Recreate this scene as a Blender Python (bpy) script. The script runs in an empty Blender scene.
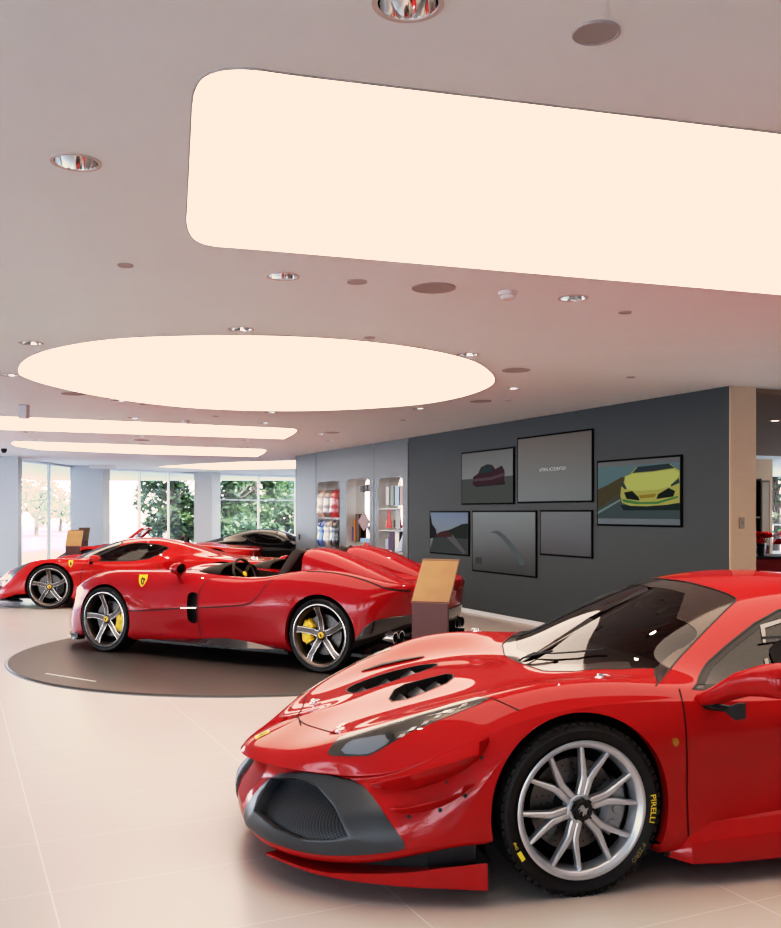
import bpy, bmesh, math, random
import numpy as np
from mathutils import Vector, Matrix
from mathutils.bvhtree import BVHTree
from mathutils.geometry import delaunay_2d_cdt

random.seed(7); np.random.seed(7)
SC = bpy.context.scene
COL = SC.collection
PI = math.pi
F = 950.0; CX = 390.5; HY = 512.0; H = 1.5      # camera: focal length in pixels, principal column, horizon row, eye height

# ------------------------------------------------------------------ materials
MATS = {}
def mat(name, color, rough=.5, metal=0., coat=0., coat_rough=.03, emit=None, estr=0., spec=.5, noise=None, alpha=1., trans=0., ior=1.5):
    if name in MATS: return MATS[name]
    m = bpy.data.materials.new(name); m.use_nodes = True
    nt = m.node_tree; b = nt.nodes['Principled BSDF']
    c = (*color, 1.) if len(color) == 3 else color
    b.inputs['Base Color'].default_value = c
    b.inputs['Roughness'].default_value = rough
    b.inputs['Metallic'].default_value = metal
    b.inputs['Coat Weight'].default_value = coat
    b.inputs['Coat Roughness'].default_value = coat_rough
    b.inputs['Coat IOR'].default_value = 1.5
    b.inputs['Specular IOR Level'].default_value = spec
    b.inputs['IOR'].default_value = ior
    b.inputs['Alpha'].default_value = alpha
    b.inputs['Transmission Weight'].default_value = trans
    if emit:
        b.inputs['Emission Color'].default_value = (*emit, 1.); b.inputs['Emission Strength'].default_value = estr
    if noise:                                        # (scale, amount): a soft procedural mottling of the base colour
        tc = nt.nodes.new('ShaderNodeTexCoord'); n = nt.nodes.new('ShaderNodeTexNoise'); n.inputs['Scale'].default_value = noise[0]
        n.inputs['Detail'].default_value = 4
        mx = nt.nodes.new('ShaderNodeMixRGB'); mx.blend_type = 'MULTIPLY'; mx.inputs[0].default_value = noise[1]
        mx.inputs[1].default_value = c
        nt.links.new(tc.outputs['Object'], n.inputs['Vector']); nt.links.new(n.outputs['Fac'], mx.inputs[2]); nt.links.new(mx.outputs[0], b.inputs['Base Color'])
    MATS[name] = m
    return m

def glass_mat(name, tint, gloss=(1, 1, 1), ior=1.5, rough=0.):
    if name in MATS: return MATS[name]
    m = bpy.data.materials.new(name); m.use_nodes = True; nt = m.node_tree; nt.nodes.clear()
    out = nt.nodes.new('ShaderNodeOutputMaterial'); mx = nt.nodes.new('ShaderNodeMixShader')
    fr = nt.nodes.new('ShaderNodeFresnel'); fr.inputs['IOR'].default_value = ior
    tr = nt.nodes.new('ShaderNodeBsdfTransparent'); tr.inputs[0].default_value = (*tint, 1)
    gl = nt.nodes.new('ShaderNodeBsdfGlossy'); gl.inputs[0].default_value = (*gloss, 1); gl.inputs['Roughness'].default_value = rough
    nt.links.new(fr.outputs[0], mx.inputs[0]); nt.links.new(tr.outputs[0], mx.inputs[1]); nt.links.new(gl.outputs[0], mx.inputs[2])
    nt.links.new(mx.outputs[0], out.inputs[0])
    MATS[name] = m
    return m

def emit_mat(name, color, strength):
    if name in MATS: return MATS[name]
    m = bpy.data.materials.new(name); m.use_nodes = True; nt = m.node_tree; nt.nodes.clear()
    out = nt.nodes.new('ShaderNodeOutputMaterial'); e = nt.nodes.new('ShaderNodeEmission')
    e.inputs[0].default_value = (*color, 1); e.inputs[1].default_value = strength
    nt.links.new(e.outputs[0], out.inputs[0]); MATS[name] = m
    return m

# ------------------------------------------------------------------ objects
def empty(name, label, cat, loc=(0, 0, 0), rz=0., group=None):
    o = bpy.data.objects.new(name, None); COL.objects.link(o); o.location = loc; o.rotation_euler = (0, 0, rz)
    o.empty_display_size = .1
    tag(o, label, cat, group)
    return o
def tag(o, label=None, cat=None, group=None, kind=None):
    if label: o['label'] = label
    if cat: o['category'] = cat
    if group: o['group'] = group
    if kind: o['kind'] = kind
    return o
def mesh(name, V, Fc, m, parent=None, smooth=True, normals=None, sharp=None):
    me = bpy.data.meshes.new(name)
    me.from_pydata([tuple(map(float, v)) for v in V], [], [tuple(int(i) for i in f) for f in Fc])
    ms = m if isinstance(m, (list, tuple)) else [m]
    for q in ms: me.materials.append(q)
    me.polygons.foreach_set('use_smooth', [smooth] * len(me.polygons))
    me.update()
    if normals is not None: me.normals_split_custom_set_from_vertices([tuple(map(float, n)) for n in normals])
    elif smooth and sharp:
        me.set_sharp_from_angle(angle=math.radians(sharp))
    o = bpy.data.objects.new(name, me); COL.objects.link(o)
    if parent is not None: o.parent = parent
    return o
def bm_obj(name, bm, m, parent=None, smooth=False, sharp=35):
    bmesh.ops.recalc_face_normals(bm, faces=bm.faces)
    me = bpy.data.meshes.new(name); bm.to_mesh(me); bm.free()
    ms = m if isinstance(m, (list, tuple)) else [m]
    for q in ms: me.materials.append(q)
    if smooth:
        me.polygons.foreach_set('use_smooth', [True] * len(me.polygons)); me.set_sharp_from_angle(angle=math.radians(sharp))
    o = bpy.data.objects.new(name, me); COL.objects.link(o)
    if parent is not None: o.parent = parent
    return o
def copy_tree(o, parent=None, swap=None):
    c = o.copy(); COL.objects.link(c)
    if parent is not None: c.parent = parent
    if swap and c.type == 'MESH':
        for k, s in enumerate(c.material_slots):
            if s.material and s.material.name in swap:
                nm = s.material.name; s.link = 'OBJECT'; s.material = swap[nm]
    for ch in [x for x in KIDS.get(o.name, [])]: copy_tree(ch, c, swap)
    return c
KIDS = {}
def index_kids():
    KIDS.clear()
    for o in bpy.data.objects:
        if o.parent is not None: KIDS.setdefault(o.parent.name, []).append(o)

# ------------------------------------------------------------------ simple shapes (all add to a bmesh)
def add_box(bm, lo, hi, bevel=0., mi=0, M=None):
    vs = [bm.verts.new((x, y, z)) for x in (lo[0], hi[0]) for y in (lo[1], hi[1]) for z in (lo[2], hi[2])]
    fs = [bm.faces.new([vs[i] for i in f]) for f in ((0, 1, 3, 2), (4, 6, 7, 5), (0, 4, 5, 1), (2, 3, 7, 6), (0, 2, 6, 4), (1, 5, 7, 3))]
    for f in fs: f.material_index = mi
    if M is not None: bmesh.ops.transform(bm, matrix=M, verts=vs)
    if bevel:
        es = list({e for f in fs for e in f.edges})
        r = bmesh.ops.bevel(bm, geom=es, offset=bevel, segments=2, affect='EDGES', profile=.5)
    return vs
def add_prism(bm, pts, z0, z1, mi=0, M=None):
    a = [bm.verts.new((p[0], p[1], z0)) for p in pts]; b = [bm.verts.new((p[0], p[1], z1)) for p in pts]
    fs = [bm.faces.new(a[::-1]), bm.faces.new(b)]
    n = len(pts)
    for i in range(n): fs.append(bm.faces.new((a[i], a[(i + 1) % n], b[(i + 1) % n], b[i])))
    for f in fs: f.material_index = mi
    if M is not None: bmesh.ops.transform(bm, matrix=M, verts=a + b)
    return a + b
def add_lathe(bm, prof, seg=32, axis='Z', mi=0, M=None, close=False):
    rings = []; new = []
    for (r, h) in prof:
        ring = []
        if abs(r) < 1e-6:
            v = bm.verts.new((0, 0, h) if axis == 'Z' else (0, h, 0)); ring = [v] * seg; new.append(v)
        else:
            for k in range(seg):
                a = 2 * PI * k / seg
                p = (r * math.cos(a), r * math.sin(a), h) if axis == 'Z' else (r * math.cos(a), h, r * math.sin(a))
                v = bm.verts.new(p); ring.append(v); new.append(v)
        rings.append(ring)
    pairs = list(zip(rings[:-1], rings[1:]))
    if close: pairs.append((rings[-1], rings[0]))
    for A, B in pairs:
        for k in range(seg):
            q = [A[k], A[(k + 1) % seg], B[(k + 1) % seg], B[k]]
            u = []
            for v in q:
                if v not in u: u.append(v)
            if len(u) >= 3:
                f = bm.faces.new(u); f.material_index = mi
    if M is not None: bmesh.ops.transform(bm, matrix=M, verts=new)
    return new
def add_tube(bm, pts, r, seg=8, mi=0, cap=True, closed=False):
    pts = [Vector(p) for p in pts]; n = len(pts); rings = []
    up = None
    for i, p in enumerate(pts):
        if closed: t = pts[(i + 1) % n] - pts[i - 1]
        else: t = (pts[min(i + 1, n - 1)] - pts[max(i - 1, 0)])
        if t.length < 1e-9: t = Vector((1, 0, 0))
        t.normalize()
        if up is None:
            up = Vector((0, 0, 1)) if abs(t.z) < .9 else Vector((1, 0, 0))
        s = t.cross(up)
        if s.length < 1e-6: s = t.orthogonal()
        s.normalize(); up = s.cross(t).normalized()
        rr = r[i] if isinstance(r, (list, tuple)) else r
        rings.append([bm.verts.new(p + (s * math.cos(2 * PI * k / seg) + up * math.sin(2 * PI * k / seg)) * rr) for k in range(seg)])
    prs = list(zip(rings[:-1], rings[1:])) + ([(rings[-1], rings[0])] if closed else [])
    for A, B in prs:
        for k in range(seg):
            f = bm.faces.new((A[k], A[(k + 1) % seg], B[(k + 1) % seg], B[k])); f.material_index = mi
    if cap and not closed:
        for R_ in (rings[0][::-1], rings[-1]):
            f = bm.faces.new(R_); f.material_index = mi
def spline(pts, step=None, n=None, closed=False):
    """Catmull-Rom through the points, evenly dense"""
    P = [np.array(p, float) for p in pts]; N = len(P); out = []
    segs = N if closed else N - 1
    for i in range(segs):
        p1 = P[i]; p2 = P[(i + 1) % N]
        p0 = P[i - 1] if (closed or i > 0) else 2 * p1 - p2
        p3 = P[(i + 2) % N] if (closed or i + 2 < N) else 2 * p2 - p1
        L = np.linalg.norm(p2 - p1); k = n or max(1, int(math.ceil(L / step)))
        for q in range(k):
            t = q / k
            out.append(.5 * (2 * p1 + (p2 - p0) * t + (2 * p0 - 5 * p1 + 4 * p2 - p3) * t * t + (3 * p1 - p0 - 3 * p2 + p3) * t ** 3))
    if not closed: out.append(P[-1])
    return out
def polyline(pts, step, closed=True):
    P = [np.array(p, float) for p in pts]; N = len(P); out = []
    for i in range(N if closed else N - 1):
        a, b = P[i], P[(i + 1) % N]; k = max(1, int(math.ceil(np.linalg.norm(b - a) / step)))
        for q in range(k): out.append(a + (b - a) * q / k)
    if not closed: out.append(P[-1])
    return out
def chaikin(pts, it=2, closed=True):
    P = [np.array(p, float) for p in pts]
    for _ in range(it):
        Q = []
        n = len(P)
        for i in range(n if closed else n - 1):
            a, b = P[i], P[(i + 1) % n]
            Q += [a * .75 + b * .25, a * .25 + b * .75]
        if not closed: Q = [P[0]] + Q + [P[-1]]
        P = Q
    return P
def in_poly(pts, poly):
    pts = np.asarray(pts); poly = np.asarray(poly); x, y = pts[:, 0], pts[:, 1]
    c = np.zeros(len(pts), bool); n = len(poly); j = n - 1
    for i in range(n):
        xi, yi = poly[i]; xj, yj = poly[j]
        with np.errstate(divide='ignore', invalid='ignore'):
            cond = ((yi > y) != (yj > y)) & (x < (xj - xi) * (y - yi) / (yj - yi) + xi)
        c ^= cond; j = i
    return c

# ------------------------------------------------------------------ car body surface: B-spline loft with trimming
def _bs(t):
    return np.stack([(1 - t) ** 3 / 6, (3 * t ** 3 - 6 * t ** 2 + 4) / 6, (-3 * t ** 3 + 3 * t ** 2 + 3 * t + 1) / 6, t ** 3 / 6], -1)
def _db(t):
    return np.stack([-(1 - t) ** 2 / 2, (9 * t ** 2 - 12 * t) / 6, (-9 * t ** 2 + 6 * t + 3) / 6, t ** 2 / 2], -1)
def emit_sides(name, V, Fc, N, m, parent, both, sharp=None):
    """one mesh where the piece meets the centre line, else a near and a far mesh"""
    pa = parent if isinstance(parent, tuple) else (parent, parent)
    V = np.asarray(V); mir = np.array([1, -1, 1.])
    if not both: return mesh(name, V, Fc, m, pa[0], True, N, sharp)
    Vm = V * mir; Fm = [tuple(f[::-1]) for f in Fc]; Nm = None if N is None else np.asarray(N) * mir
    onc = np.abs(V[:, 1]) < 2e-4
    if onc.any():
        n = len(V); idx = np.arange(n) + n; idx[onc] = np.arange(n)[onc]
        return mesh(name, np.concatenate([V, Vm]), list(Fc) + [tuple(idx[list(f)]) for f in Fm], m, pa[0], True, None if N is None else np.concatenate([N, Nm]), sharp)
    return (mesh(name, V, Fc, m, pa[0], True, N, sharp), mesh(name, Vm, Fm, m, pa[1], True, Nm, sharp))
class Loft:
    """net[row nose->tail][column sill->roof centre] = (x rearward, half width, z); the near half lies at y < 0"""
    def __init__(s, net, lam=.75, root=None):
        P = np.array(net, float); P[:, :, 1] *= -1
        s.n, s.m = P.shape[:2]
        mir = np.array([1, -1, 1.])
        def padu(A): return np.concatenate([A[1:2] * mir, A, A[-2:-1] * mir], 0)
        def padv(A): return np.concatenate([2 * A[:, :1] - A[:, 1:2], A, A[:, -2:-1] * mir], 1)
        B = padu(P); Q = P + lam * (P - (B[:-2] + 4 * B[1:-1] + B[2:]) / 6)
        B = padv(Q); Q = Q + lam * (Q - (B[:, :-2] + 4 * B[:, 1:-1] + B[:, 2:]) / 6)
        s.Q = padv(padu(Q)); s.root = root
        s.dense(5, 5)
    def ev(s, uv, normal=True):
        uv = np.asarray(uv, float).reshape(-1, 2)
        u = np.clip(uv[:, 0], 0, s.n - 1); v = np.clip(uv[:, 1], 0, s.m - 1)
        i = np.minimum(u.astype(int), s.n - 2); j = np.minimum(v.astype(int), s.m - 2)
        tu, tv = u - i, v - j
        bu, bv, du, dv = _bs(tu), _bs(tv), _db(tu), _db(tv)
        p = np.zeros((len(u), 3)); a_ = np.zeros_like(p); b_ = np.zeros_like(p)
        for a in range(4):
            for b in range(4):
                q = s.Q[i + a, j + b]
                p += (bu[:, a] * bv[:, b])[:, None] * q
                if normal:
                    a_ += (du[:, a] * bv[:, b])[:, None] * q; b_ += (bu[:, a] * dv[:, b])[:, None] * q
        if not normal: return p
        nn = np.cross(a_, b_); nn /= np.maximum(np.linalg.norm(nn, axis=1), 1e-9)[:, None]
        return p, nn
    def dense(s, ku, kv):
        us = np.linspace(0, s.n - 1, (s.n - 1) * ku + 1); vs = np.linspace(0, s.m - 1, (s.m - 1) * kv + 1)
        g = np.array([(u, v) for u in us for v in vs]); p = s.ev(g, False); W = len(vs); tris = []
        for a in range(len(us) - 1):
            for b in range(W - 1):
                q = a * W + b
                tris += [(q, q + W, q + W + 1), (q, q + W + 1, q + 1)]
        s.dp, s.duv, s.tris = p, g, tris
        s.bvh = BVHTree.FromPolygons([Vector(x) for x in p], tris)
    def _uv(s, hit, fi):
        a, b, c = (s.dp[k] for k in s.tris[fi]); ua, ub, uc = (s.duv[k] for k in s.tris[fi])
        v0, v1, v2 = b - a, c - a, np.array(hit) - a
        d00, d01, d11, d20, d21 = v0 @ v0, v0 @ v1, v1 @ v1, v2 @ v0, v2 @ v1
        den = d00 * d11 - d01 * d01
        if abs(den) < 1e-14: return ua
        w1 = (d11 * d20 - d01 * d21) / den; w2 = (d00 * d21 - d01 * d20) / den
        return ua * (1 - w1 - w2) + ub * w1 + uc * w2
    def pick(s, view, p):
        if view == 'uv': return np.array(p, float)
        if view == 'side': o, d = Vector((p[0], -6, p[1])), Vector((0, 1, 0))
        elif view == 'top': o, d = Vector((p[0], p[1], 6)), Vector((0, 0, -1))
        elif view == 'front': o, d = Vector((-6, p[0], p[1])), Vector((1, 0, 0))
        elif view == 'rear': o, d = Vector((9, p[0], p[1])), Vector((-1, 0, 0))
        elif view in ('cam', 'camfar'):
            M = s.root_inv
            o = M @ Vector((0, 0, H)); q = M @ Vector(((p[0] - CX) / F, 1, H - (p[1] - HY) / F)); d = (q - o).normalized()
            if view == 'camfar': o = Vector((o.x, -o.y, o.z)); d = Vector((d.x, -d.y, d.z))
        h = s.bvh.ray_cast(o, d)
        if h[0] is None:                              # grazing miss: nearest point of the surface to the ray
            best = None
            for k in range(40):
                t = 2 + k * .15 if view[:3] == 'cam' else 3 + k * .2
                c = s.bvh.find_nearest(o + d * t)
                if best is None or c[3] < best[3]: best = c
            h = best
        return s._uv(h[0], h[2])
    def path(s, view, pts, closed=True, smooth=0, step=None):
        step = step or (4. if view[:3] == 'cam' else .04)
        if smooth: pts = chaikin(pts, smooth, closed)
        P = polyline(pts, step, closed)
        return np.array([s.pick(view, p) for p in P])
    def tri(s, outer, holes=(), ku=6, kv=6):
        outer = np.asarray(outer); pts = [tuple(p) for p in outer]; ed = [(i, (i + 1) % len(outer)) for i in range(len(outer))]
        for h in holes:
            o = len(pts); pts += [tuple(p) for p in h]; ed += [(o + i, o + (i + 1) % len(h)) for i in range(len(h))]
        lo, hi = outer.min(0), outer.max(0)
        us = np.arange(math.floor(lo[0] * ku), math.ceil(hi[0] * ku) + 1) / ku; vs = np.arange(math.floor(lo[1] * kv), math.ceil(hi[1] * kv) + 1) / kv
        g = np.array([(u, v) for u in us for v in vs])
        k = in_poly(g, outer)
        for h in holes: k &= ~in_poly(g, h)
        pts += [tuple(p) for p in g[k]]
        V, E, Fc, *_ = delaunay_2d_cdt([Vector(p) for p in pts], ed, [], 0, 1e-5)
        V = np.array([(v[0], v[1]) for v in V]); cen = np.array([V[list(f)].mean(0) for f in Fc])
        k = in_poly(cen, outer)
        for h in holes: k &= ~in_poly(cen, h)
        return V, [f for f, q in zip(Fc, k) if q]
    def part(s, name, outer, m, parent, holes=(), off=0., both=True, ku=6, kv=6, skirt=0., holes_far=None):
        """a trimmed piece of the surface, pushed out by off, on both sides of the car"""
        if holes_far is not None:
            return s.two_sided(name, outer, holes, holes_far, m, parent, ku, kv)
        V, Fc = s.tri(outer, holes, ku, kv)
        p, nn = s.ev(V)
        # orientation of triangles
        out = []
        for f in Fc:
            a, b, c = (p[i] for i in f[:3])
            out.append(tuple(f) if np.cross(b - a, c - a) @ nn[f[0]] >= 0 else tuple(f[::-1]))
        P = p + nn * off; N = nn
        Vn, Fn, Nn = [P], list(out), [N]
        if skirt:
            L = np.asarray(outer); q, qn = s.ev(L); o = len(P); k = len(L)
            top = q + qn * off; bot = q - qn * skirt
            cn = q.mean(0); nrm = q - cn; nrm /= np.maximum(np.linalg.norm(nrm, axis=1), 1e-9)[:, None]
            Vn += [top, bot]; Nn += [nrm, nrm]
            for i in range(k):
                j = (i + 1) % k; Fn.append((o + i, o + j, o + k + j, o + k + i))
        return emit_sides(name, np.concatenate(Vn), Fn, np.concatenate(Nn), m, parent, both)
    def two_sided(s, name, outer, near, far, m, parent, ku, kv):
        P = []; N = []; Fo = []; at = {}; mir = np.array([1, -1, 1.])
        for sg, hs in ((1, near), (-1, far)):
            V, Fc = s.tri(outer, hs, ku, kv); p, nn = s.ev(V); idx = []
            for a, b in zip(p, nn):
                if sg < 0: a, b = a * mir, b * mir
                k = (round(a[0], 5), round(a[2], 5)) if abs(a[1]) < 2e-4 else None
                if k in at: idx.append(at[k])
                else:
                    idx.append(len(P)); P.append(a); N.append(b)
                    if k: at[k] = len(P) - 1
            for f in Fc:
                a, b, c = (p[i] for i in f[:3]); up = np.cross(b - a, c - a) @ nn[f[0]] >= 0
                g = tuple(idx[i] for i in f); Fo.append(g if up == (sg > 0) else g[::-1])
        return mesh(name, P, Fo, m, parent, True, N)
    def rect(s, u0=0, u1=None, v0=0, v1=None):
        u1 = s.n - 1 if u1 is None else u1; v1 = s.m - 1 if v1 is None else v1
        return np.array(polyline([(u0, v0), (u1, v0), (u1, v1), (u0, v1)], .25))
    def ribbon(s, name, uvs, w, m, parent, off=.0015, closed=False, both=True, taper=False):
        p, nn = s.ev(np.asarray(uvs)); n = len(p); V = []; Fc = []; N = []
        for i in range(n):
            t = p[(i + 1) % n] - p[i - 1] if closed else p[min(i + 1, n - 1)] - p[max(i - 1, 0)]
            c = np.cross(t, nn[i]); c /= max(np.linalg.norm(c), 1e-9)
            ww = w * (math.sin(PI * (i + .5) / n) ** .5 if taper else 1)
            V += [p[i] - c * ww / 2 + nn[i] * off, p[i] + c * ww / 2 + nn[i] * off]; N += [nn[i], nn[i]]
        for i in range(n if closed else n - 1):
            a, b = 2 * i, 2 * ((i + 1) % n); Fc.append((a, a + 1, b + 1, b))
        return emit_sides(name, np.array(V), Fc, np.array(N), m, parent, both)
    def flange(s, name, loop, vec, m, parent, off=0., normal_depth=0., both=True, closed=True):
        p, nn = s.ev(np.asarray(loop)); a = p + nn * off; b = a + np.array(vec) - nn * normal_depth; n = len(p)
        V = np.concatenate([a, b]); Fc = [(i, (i + 1) % n, n + (i + 1) % n, n + i) for i in range(n if closed else n - 1)]
        return emit_sides(name, V, Fc, None, m, parent, both, 40)
def arch(loft, cx, cz, r, a0=-25, a1=205, zb=None):
    """wheel arch: opening polygon in uv that runs out through the lower edge of the body"""
    L = []
    for k in range(61):
        a = math.radians(a0 + (a1 - a0) * k / 60)
        x, z = cx + r * math.cos(a), cz + r * math.sin(a)
        L.append(loft.pick('side', (x, z)))
    L = np.array(L)
    loop = np.concatenate([L, [[L[-1][0], -.5], [L[0][0], -.5]]])
    return loop, L
# ------------------------------------------------------------------ shared materials
RED = mat('racing_red_paint', (.39, .019, .019), .5, 0., .72, .012, spec=.0)
CRIMSON = mat('deep_red_paint', (.31, .012, .017), .5, .0, .85, .012, spec=.0)
REDFAR = mat('bright_red_paint', (.45, .020, .019), .5, .0, .75, .02, spec=.0)
BLACKPAINT = mat('black_paint', (.008, .008, .010), .4, 0., .6, .02, spec=.0)
RUBBER = mat('tyre_rubber', (.018, .018, .019), .55, spec=.35)
DARK = mat('black_plastic', (.012, .012, .013), .5)
VOID = mat('dark_cavity', (.004, .004, .0045), .8)
GREYTRIM = mat('satin_grey_composite', (.046, .051, .057), .38, .0, spec=.55)
CARBON = mat('gloss_carbon', (.012, .012, .014), .25, 0., 1., .05)
SILVER = mat('silver_alloy', (.56, .58, .61), .32, .75)
DARKALLOY = mat('dark_alloy', (.13, .11, .10), .3, .8)
BRIGHT = mat('diamond_cut_alloy', (.80, .80, .80), .22, .9)
STEEL = mat('brake_steel', (.16, .15, .145), .38, .8)
CALGREY = mat('grey_caliper', (.30, .31, .33), .35, .5)
YELLOW = mat('yellow_enamel', (.85, .55, .02), .35, 0., .5)
CHROME = mat('chrome', (.85, .86, .88), .08, 1.)
BLACKHORSE = mat('black_enamel', (.01, .01, .01), .4)
YTEXT = mat('yellow_tyre_print', (.80, .62, .05), .6)
WTEXT = mat('white_print', (.8, .8, .8), .6)
REDPRINT = mat('red_print', (.6, .02, .02), .5)
TGLASS = glass_mat('tinted_glass', (.32, .30, .285))
SGLASS = glass_mat('side_glass', (.30, .29, .28))
CGLASS = glass_mat('clear_lens', (.82, .84, .86))

def wheel(name, parent, loc, side, style, R=.34, W=.27, rim=.27, capm=None, calm=None, facem=None, edgem=None, spin=0., steer=0., detail=True, tread=True):
    """tyre mesh carrying rim, spokes, brake disc, caliper and hub; outward face looks along -y when side is -1"""
    bm = bmesh.new(); w = W / 2
    prof = [(rim - .012, w * .80), (rim + .004, w * .93), (rim + .02, w * .985), ((R + rim) / 2 + .01, w * 1.02), (R - .024, w * .985), (R - .010, w * .93), (R - .003, w * .80), (R, w * .5)]
    g = .007
    if tread:
        for y in (.55, .2):
            prof += [(R, w * y + .006), (R - g, w * y + .004), (R - g, w * y - .004), (R, w * y - .006)]
    prof = prof + [(r, -y) for r, y in prof[::-1]]
    add_lathe(bm, prof, 72, 'Y')
    if tread:                                             # cross sipes on the outer shoulder
        for k in range(60):
            a = 2 * PI * k / 60
            M = Matrix.Rotation(a, 4, 'Y')
            add_box(bm, (-.0125 * R / .34, -w * .955, R - .014), (.0125 * R / .34, -w * .62, R + .0004), 0, 0, M)
    t = bm_obj(name, bm, RUBBER, parent, True, 40)
    t.location = loc; t.rotation_euler = (0, 0, (0 if side < 0 else PI) + steer)
    # barrel and lip
    bm = bmesh.new(); yo = -w * .93
    prof = [(rim + .002, yo - .002), (rim + .004, yo - .008), (rim - .004, yo - .012), (rim - .013, yo - .009), (rim - .016, yo - .002), (rim - .022, yo + .0), (rim - .027, yo + .012), (rim - .034, yo + .03), (rim - .038, yo + .06), (rim - .038, w * .8), (rim - .005, w * .85)]
    add_lathe(bm, prof, 72, 'Y')
    if style != 'y':
        bm.normal_update()
        for f in bm.faces: q_ = f.calc_center_median(); f.material_index = 0 if q_.y < yo - .0015 and math.hypot(q_.x, q_.z) > rim - .0075 else 1
    bm_obj('rim', bm, facem if style == 'y' else [edgem, facem], t, True, 50)
    bm = bmesh.new(); add_lathe(bm, [(.0, w * .55), (rim - .039, w * .55)], 40, 'Y'); 
    add_lathe(bm, [(rim - .040, yo + .05), (rim - .040, w * .6)], 48, 'Y')
    bm_obj('wheel_liner', bm, VOID, t)
    # brake disc
    yd = yo + .085
    bm = bmesh.new(); add_lathe(bm, [(.075, yd), (.185 * R / .34, yd), (.185 * R / .34, yd + .03), (.075, yd + .03)], 48, 'Y', close=True)
    for k in range(24):
        for r in (.11, .135, .16):
            a = 2 * PI * k / 24 + r * 8
            add_box(bm, (r - .003, yd - .001, -.003), (r + .003, yd + .001, .003), 0, 1, Matrix.Rotation(a, 4, 'Y'))
    bm_obj('brake_disc', bm, [STEEL, VOID], t, True, 40)
    bm = bmesh.new(); add_lathe(bm, [(0, yd - .02), (.07, yd - .018), (.085, yd), (.085, yd + .02)], 32, 'Y'); bm_obj('disc_bell', bm, DARK, t, True, 40)
    # caliper: curved block hugging the disc
    bm = bmesh.new(); n = 14; a0, a1 = -.62, .62; ra, rb = .115, rim - .045; sec = [(ra, yd - .02), (ra + .02, yd - .042), (rb - .02, yd - .042), (rb, yd - .02), (rb, yd + .04), (ra, yd + .04)]
    rings = []
    for k in range(n):
        a = a0 + (a1 - a0) * k / (n - 1); f = 1 - .10 * (abs(2 * k / (n - 1) - 1) > .75)
        rings.append([bm.verts.new((-(r * f if r > .15 else r) * math.cos(a), y, r * f * math.sin(a))) for r, y in sec])
    for A, B in zip(rings[:-1], rings[1:]):
        for q in range(6): bm.faces.new((A[q], A[(q + 1) % 6], B[(q + 1) % 6], B[q]))
    bm.faces.new(rings[0]); bm.faces.new(rings[-1][::-1])
    for a in (-.36, 0, .36): add_lathe(bm, [(0, -.007), (.016, -.007), (.02, 0)], 16, 'Y', 0, Matrix.Translation((-(ra + rb) / 2 * math.cos(a), yd - .042, (ra + rb) / 2 * math.sin(a))))
    c = bm_obj('brake_caliper', bm, calm, t, True, 40)
    c.rotation_euler = (0, (PI if style == 'y' else (PI if detail == 'front' else 0)) + .12, 0)
    # spokes
    ys = yo + .006
    def strip(bm, pts, wid, dep, mi_top=0, mi_side=0, cham=.004, hgt=None):
        """a spoke along (radius, angle, depth) points: flat face with chamfered sides"""
        rows = []
        for i, (r, a, y) in enumerate(pts):
            p = np.array((r * math.cos(a), 0, r * math.sin(a)))
            q0 = pts[max(i - 1, 0)]; q1 = pts[min(i + 1, len(pts) - 1)]
            d = np.array((q1[0] * math.cos(q1[1]) - q0[0] * math.cos(q0[1]), 0, q1[0] * math.sin(q1[1]) - q0[0] * math.sin(q0[1]))); d /= np.linalg.norm(d)
            s_ = np.array((-d[2], 0, d[0])); ww = wid[i] / 2
            f = lambda k, yy: bm.verts.new(tuple(p + s_ * k + np.array((0, yy, 0))))
            rows.append([f(-ww - .002, y + dep), f(-ww, y + cham), f(-ww + cham, y), f(ww - cham, y), f(ww, y + cham), f(ww + .002, y + dep)])
        for A, B in zip(rows[:-1], rows[1:]):
            for q in range(5):
                fc = bm.faces.new((A[q], A[q + 1], B[q + 1], B[q])); fc.material_index = mi_top if q in (1, 2, 3) else mi_side
    if style == 'y':
        for k in range(6):
            bm = bmesh.new(); a = math.radians(75 + 60 * k) + spin
            N = 7
            for sgn in (-1, 1):
                pts = []; wd = []
                pol = lambda r, t: np.array((r * math.cos(t), r * math.sin(t)))
                P0 = pol(.04, a) + pol(.011, a + sgn * PI / 2); P1 = pol(.125, a) + pol(.014, a + sgn * PI / 2); P2 = pol(rim - .016, a + sgn * math.radians(14.5))
                for q in range(N + 1):
                    f = q / N; p = P0 + (P1 - P0) * (f / .3) if f < .3 else P1 + (P2 - P1) * ((f - .3) / .7)
                    pts.append((float(np.hypot(*p)), math.atan2(p[1], p[0]), ys - .002 + .012 * (1 - f))); wd.append(.026 if f < .35 else .026 - .010 * (f - .35) / .65)
                strip(bm, pts, wd, .028, cham=.005)
            o = bm_obj('spoke', bm, facem, t, True, 30)
            bm = bmesh.new(); M = Matrix.Rotation(-a, 4, 'Y')
            vs = [bm.verts.new(M @ Vector((.088 + (.022 if abs(q - 8) > 4 or q == 4 and 0 else -.022) + .008 * math.cos(2 * PI * q / 16), ys + .012, .008 * math.sin(2 * PI * q / 16)))) for q in range(16)]
            bm.faces.new(vs); bm_obj('spoke_pocket', bm, STEEL, o)
        bm = bmesh.new(); add_lathe(bm, [(.058, ys + .05), (.058, ys + .012), (.052, ys + .004), (.04, ys + .002), (.038, ys - .010), (.03, ys - .013)], 36, 'Y'); bm_obj('hub', bm, facem, t, True, 40)
        bm = bmesh.new(); add_lathe(bm, [(.041, ys + .008), (.041, ys - .016), (.036, ys - .022), (.024, ys - .022), (.022, ys - .014), (0, ys - .014)], 32, 'Y')
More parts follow.
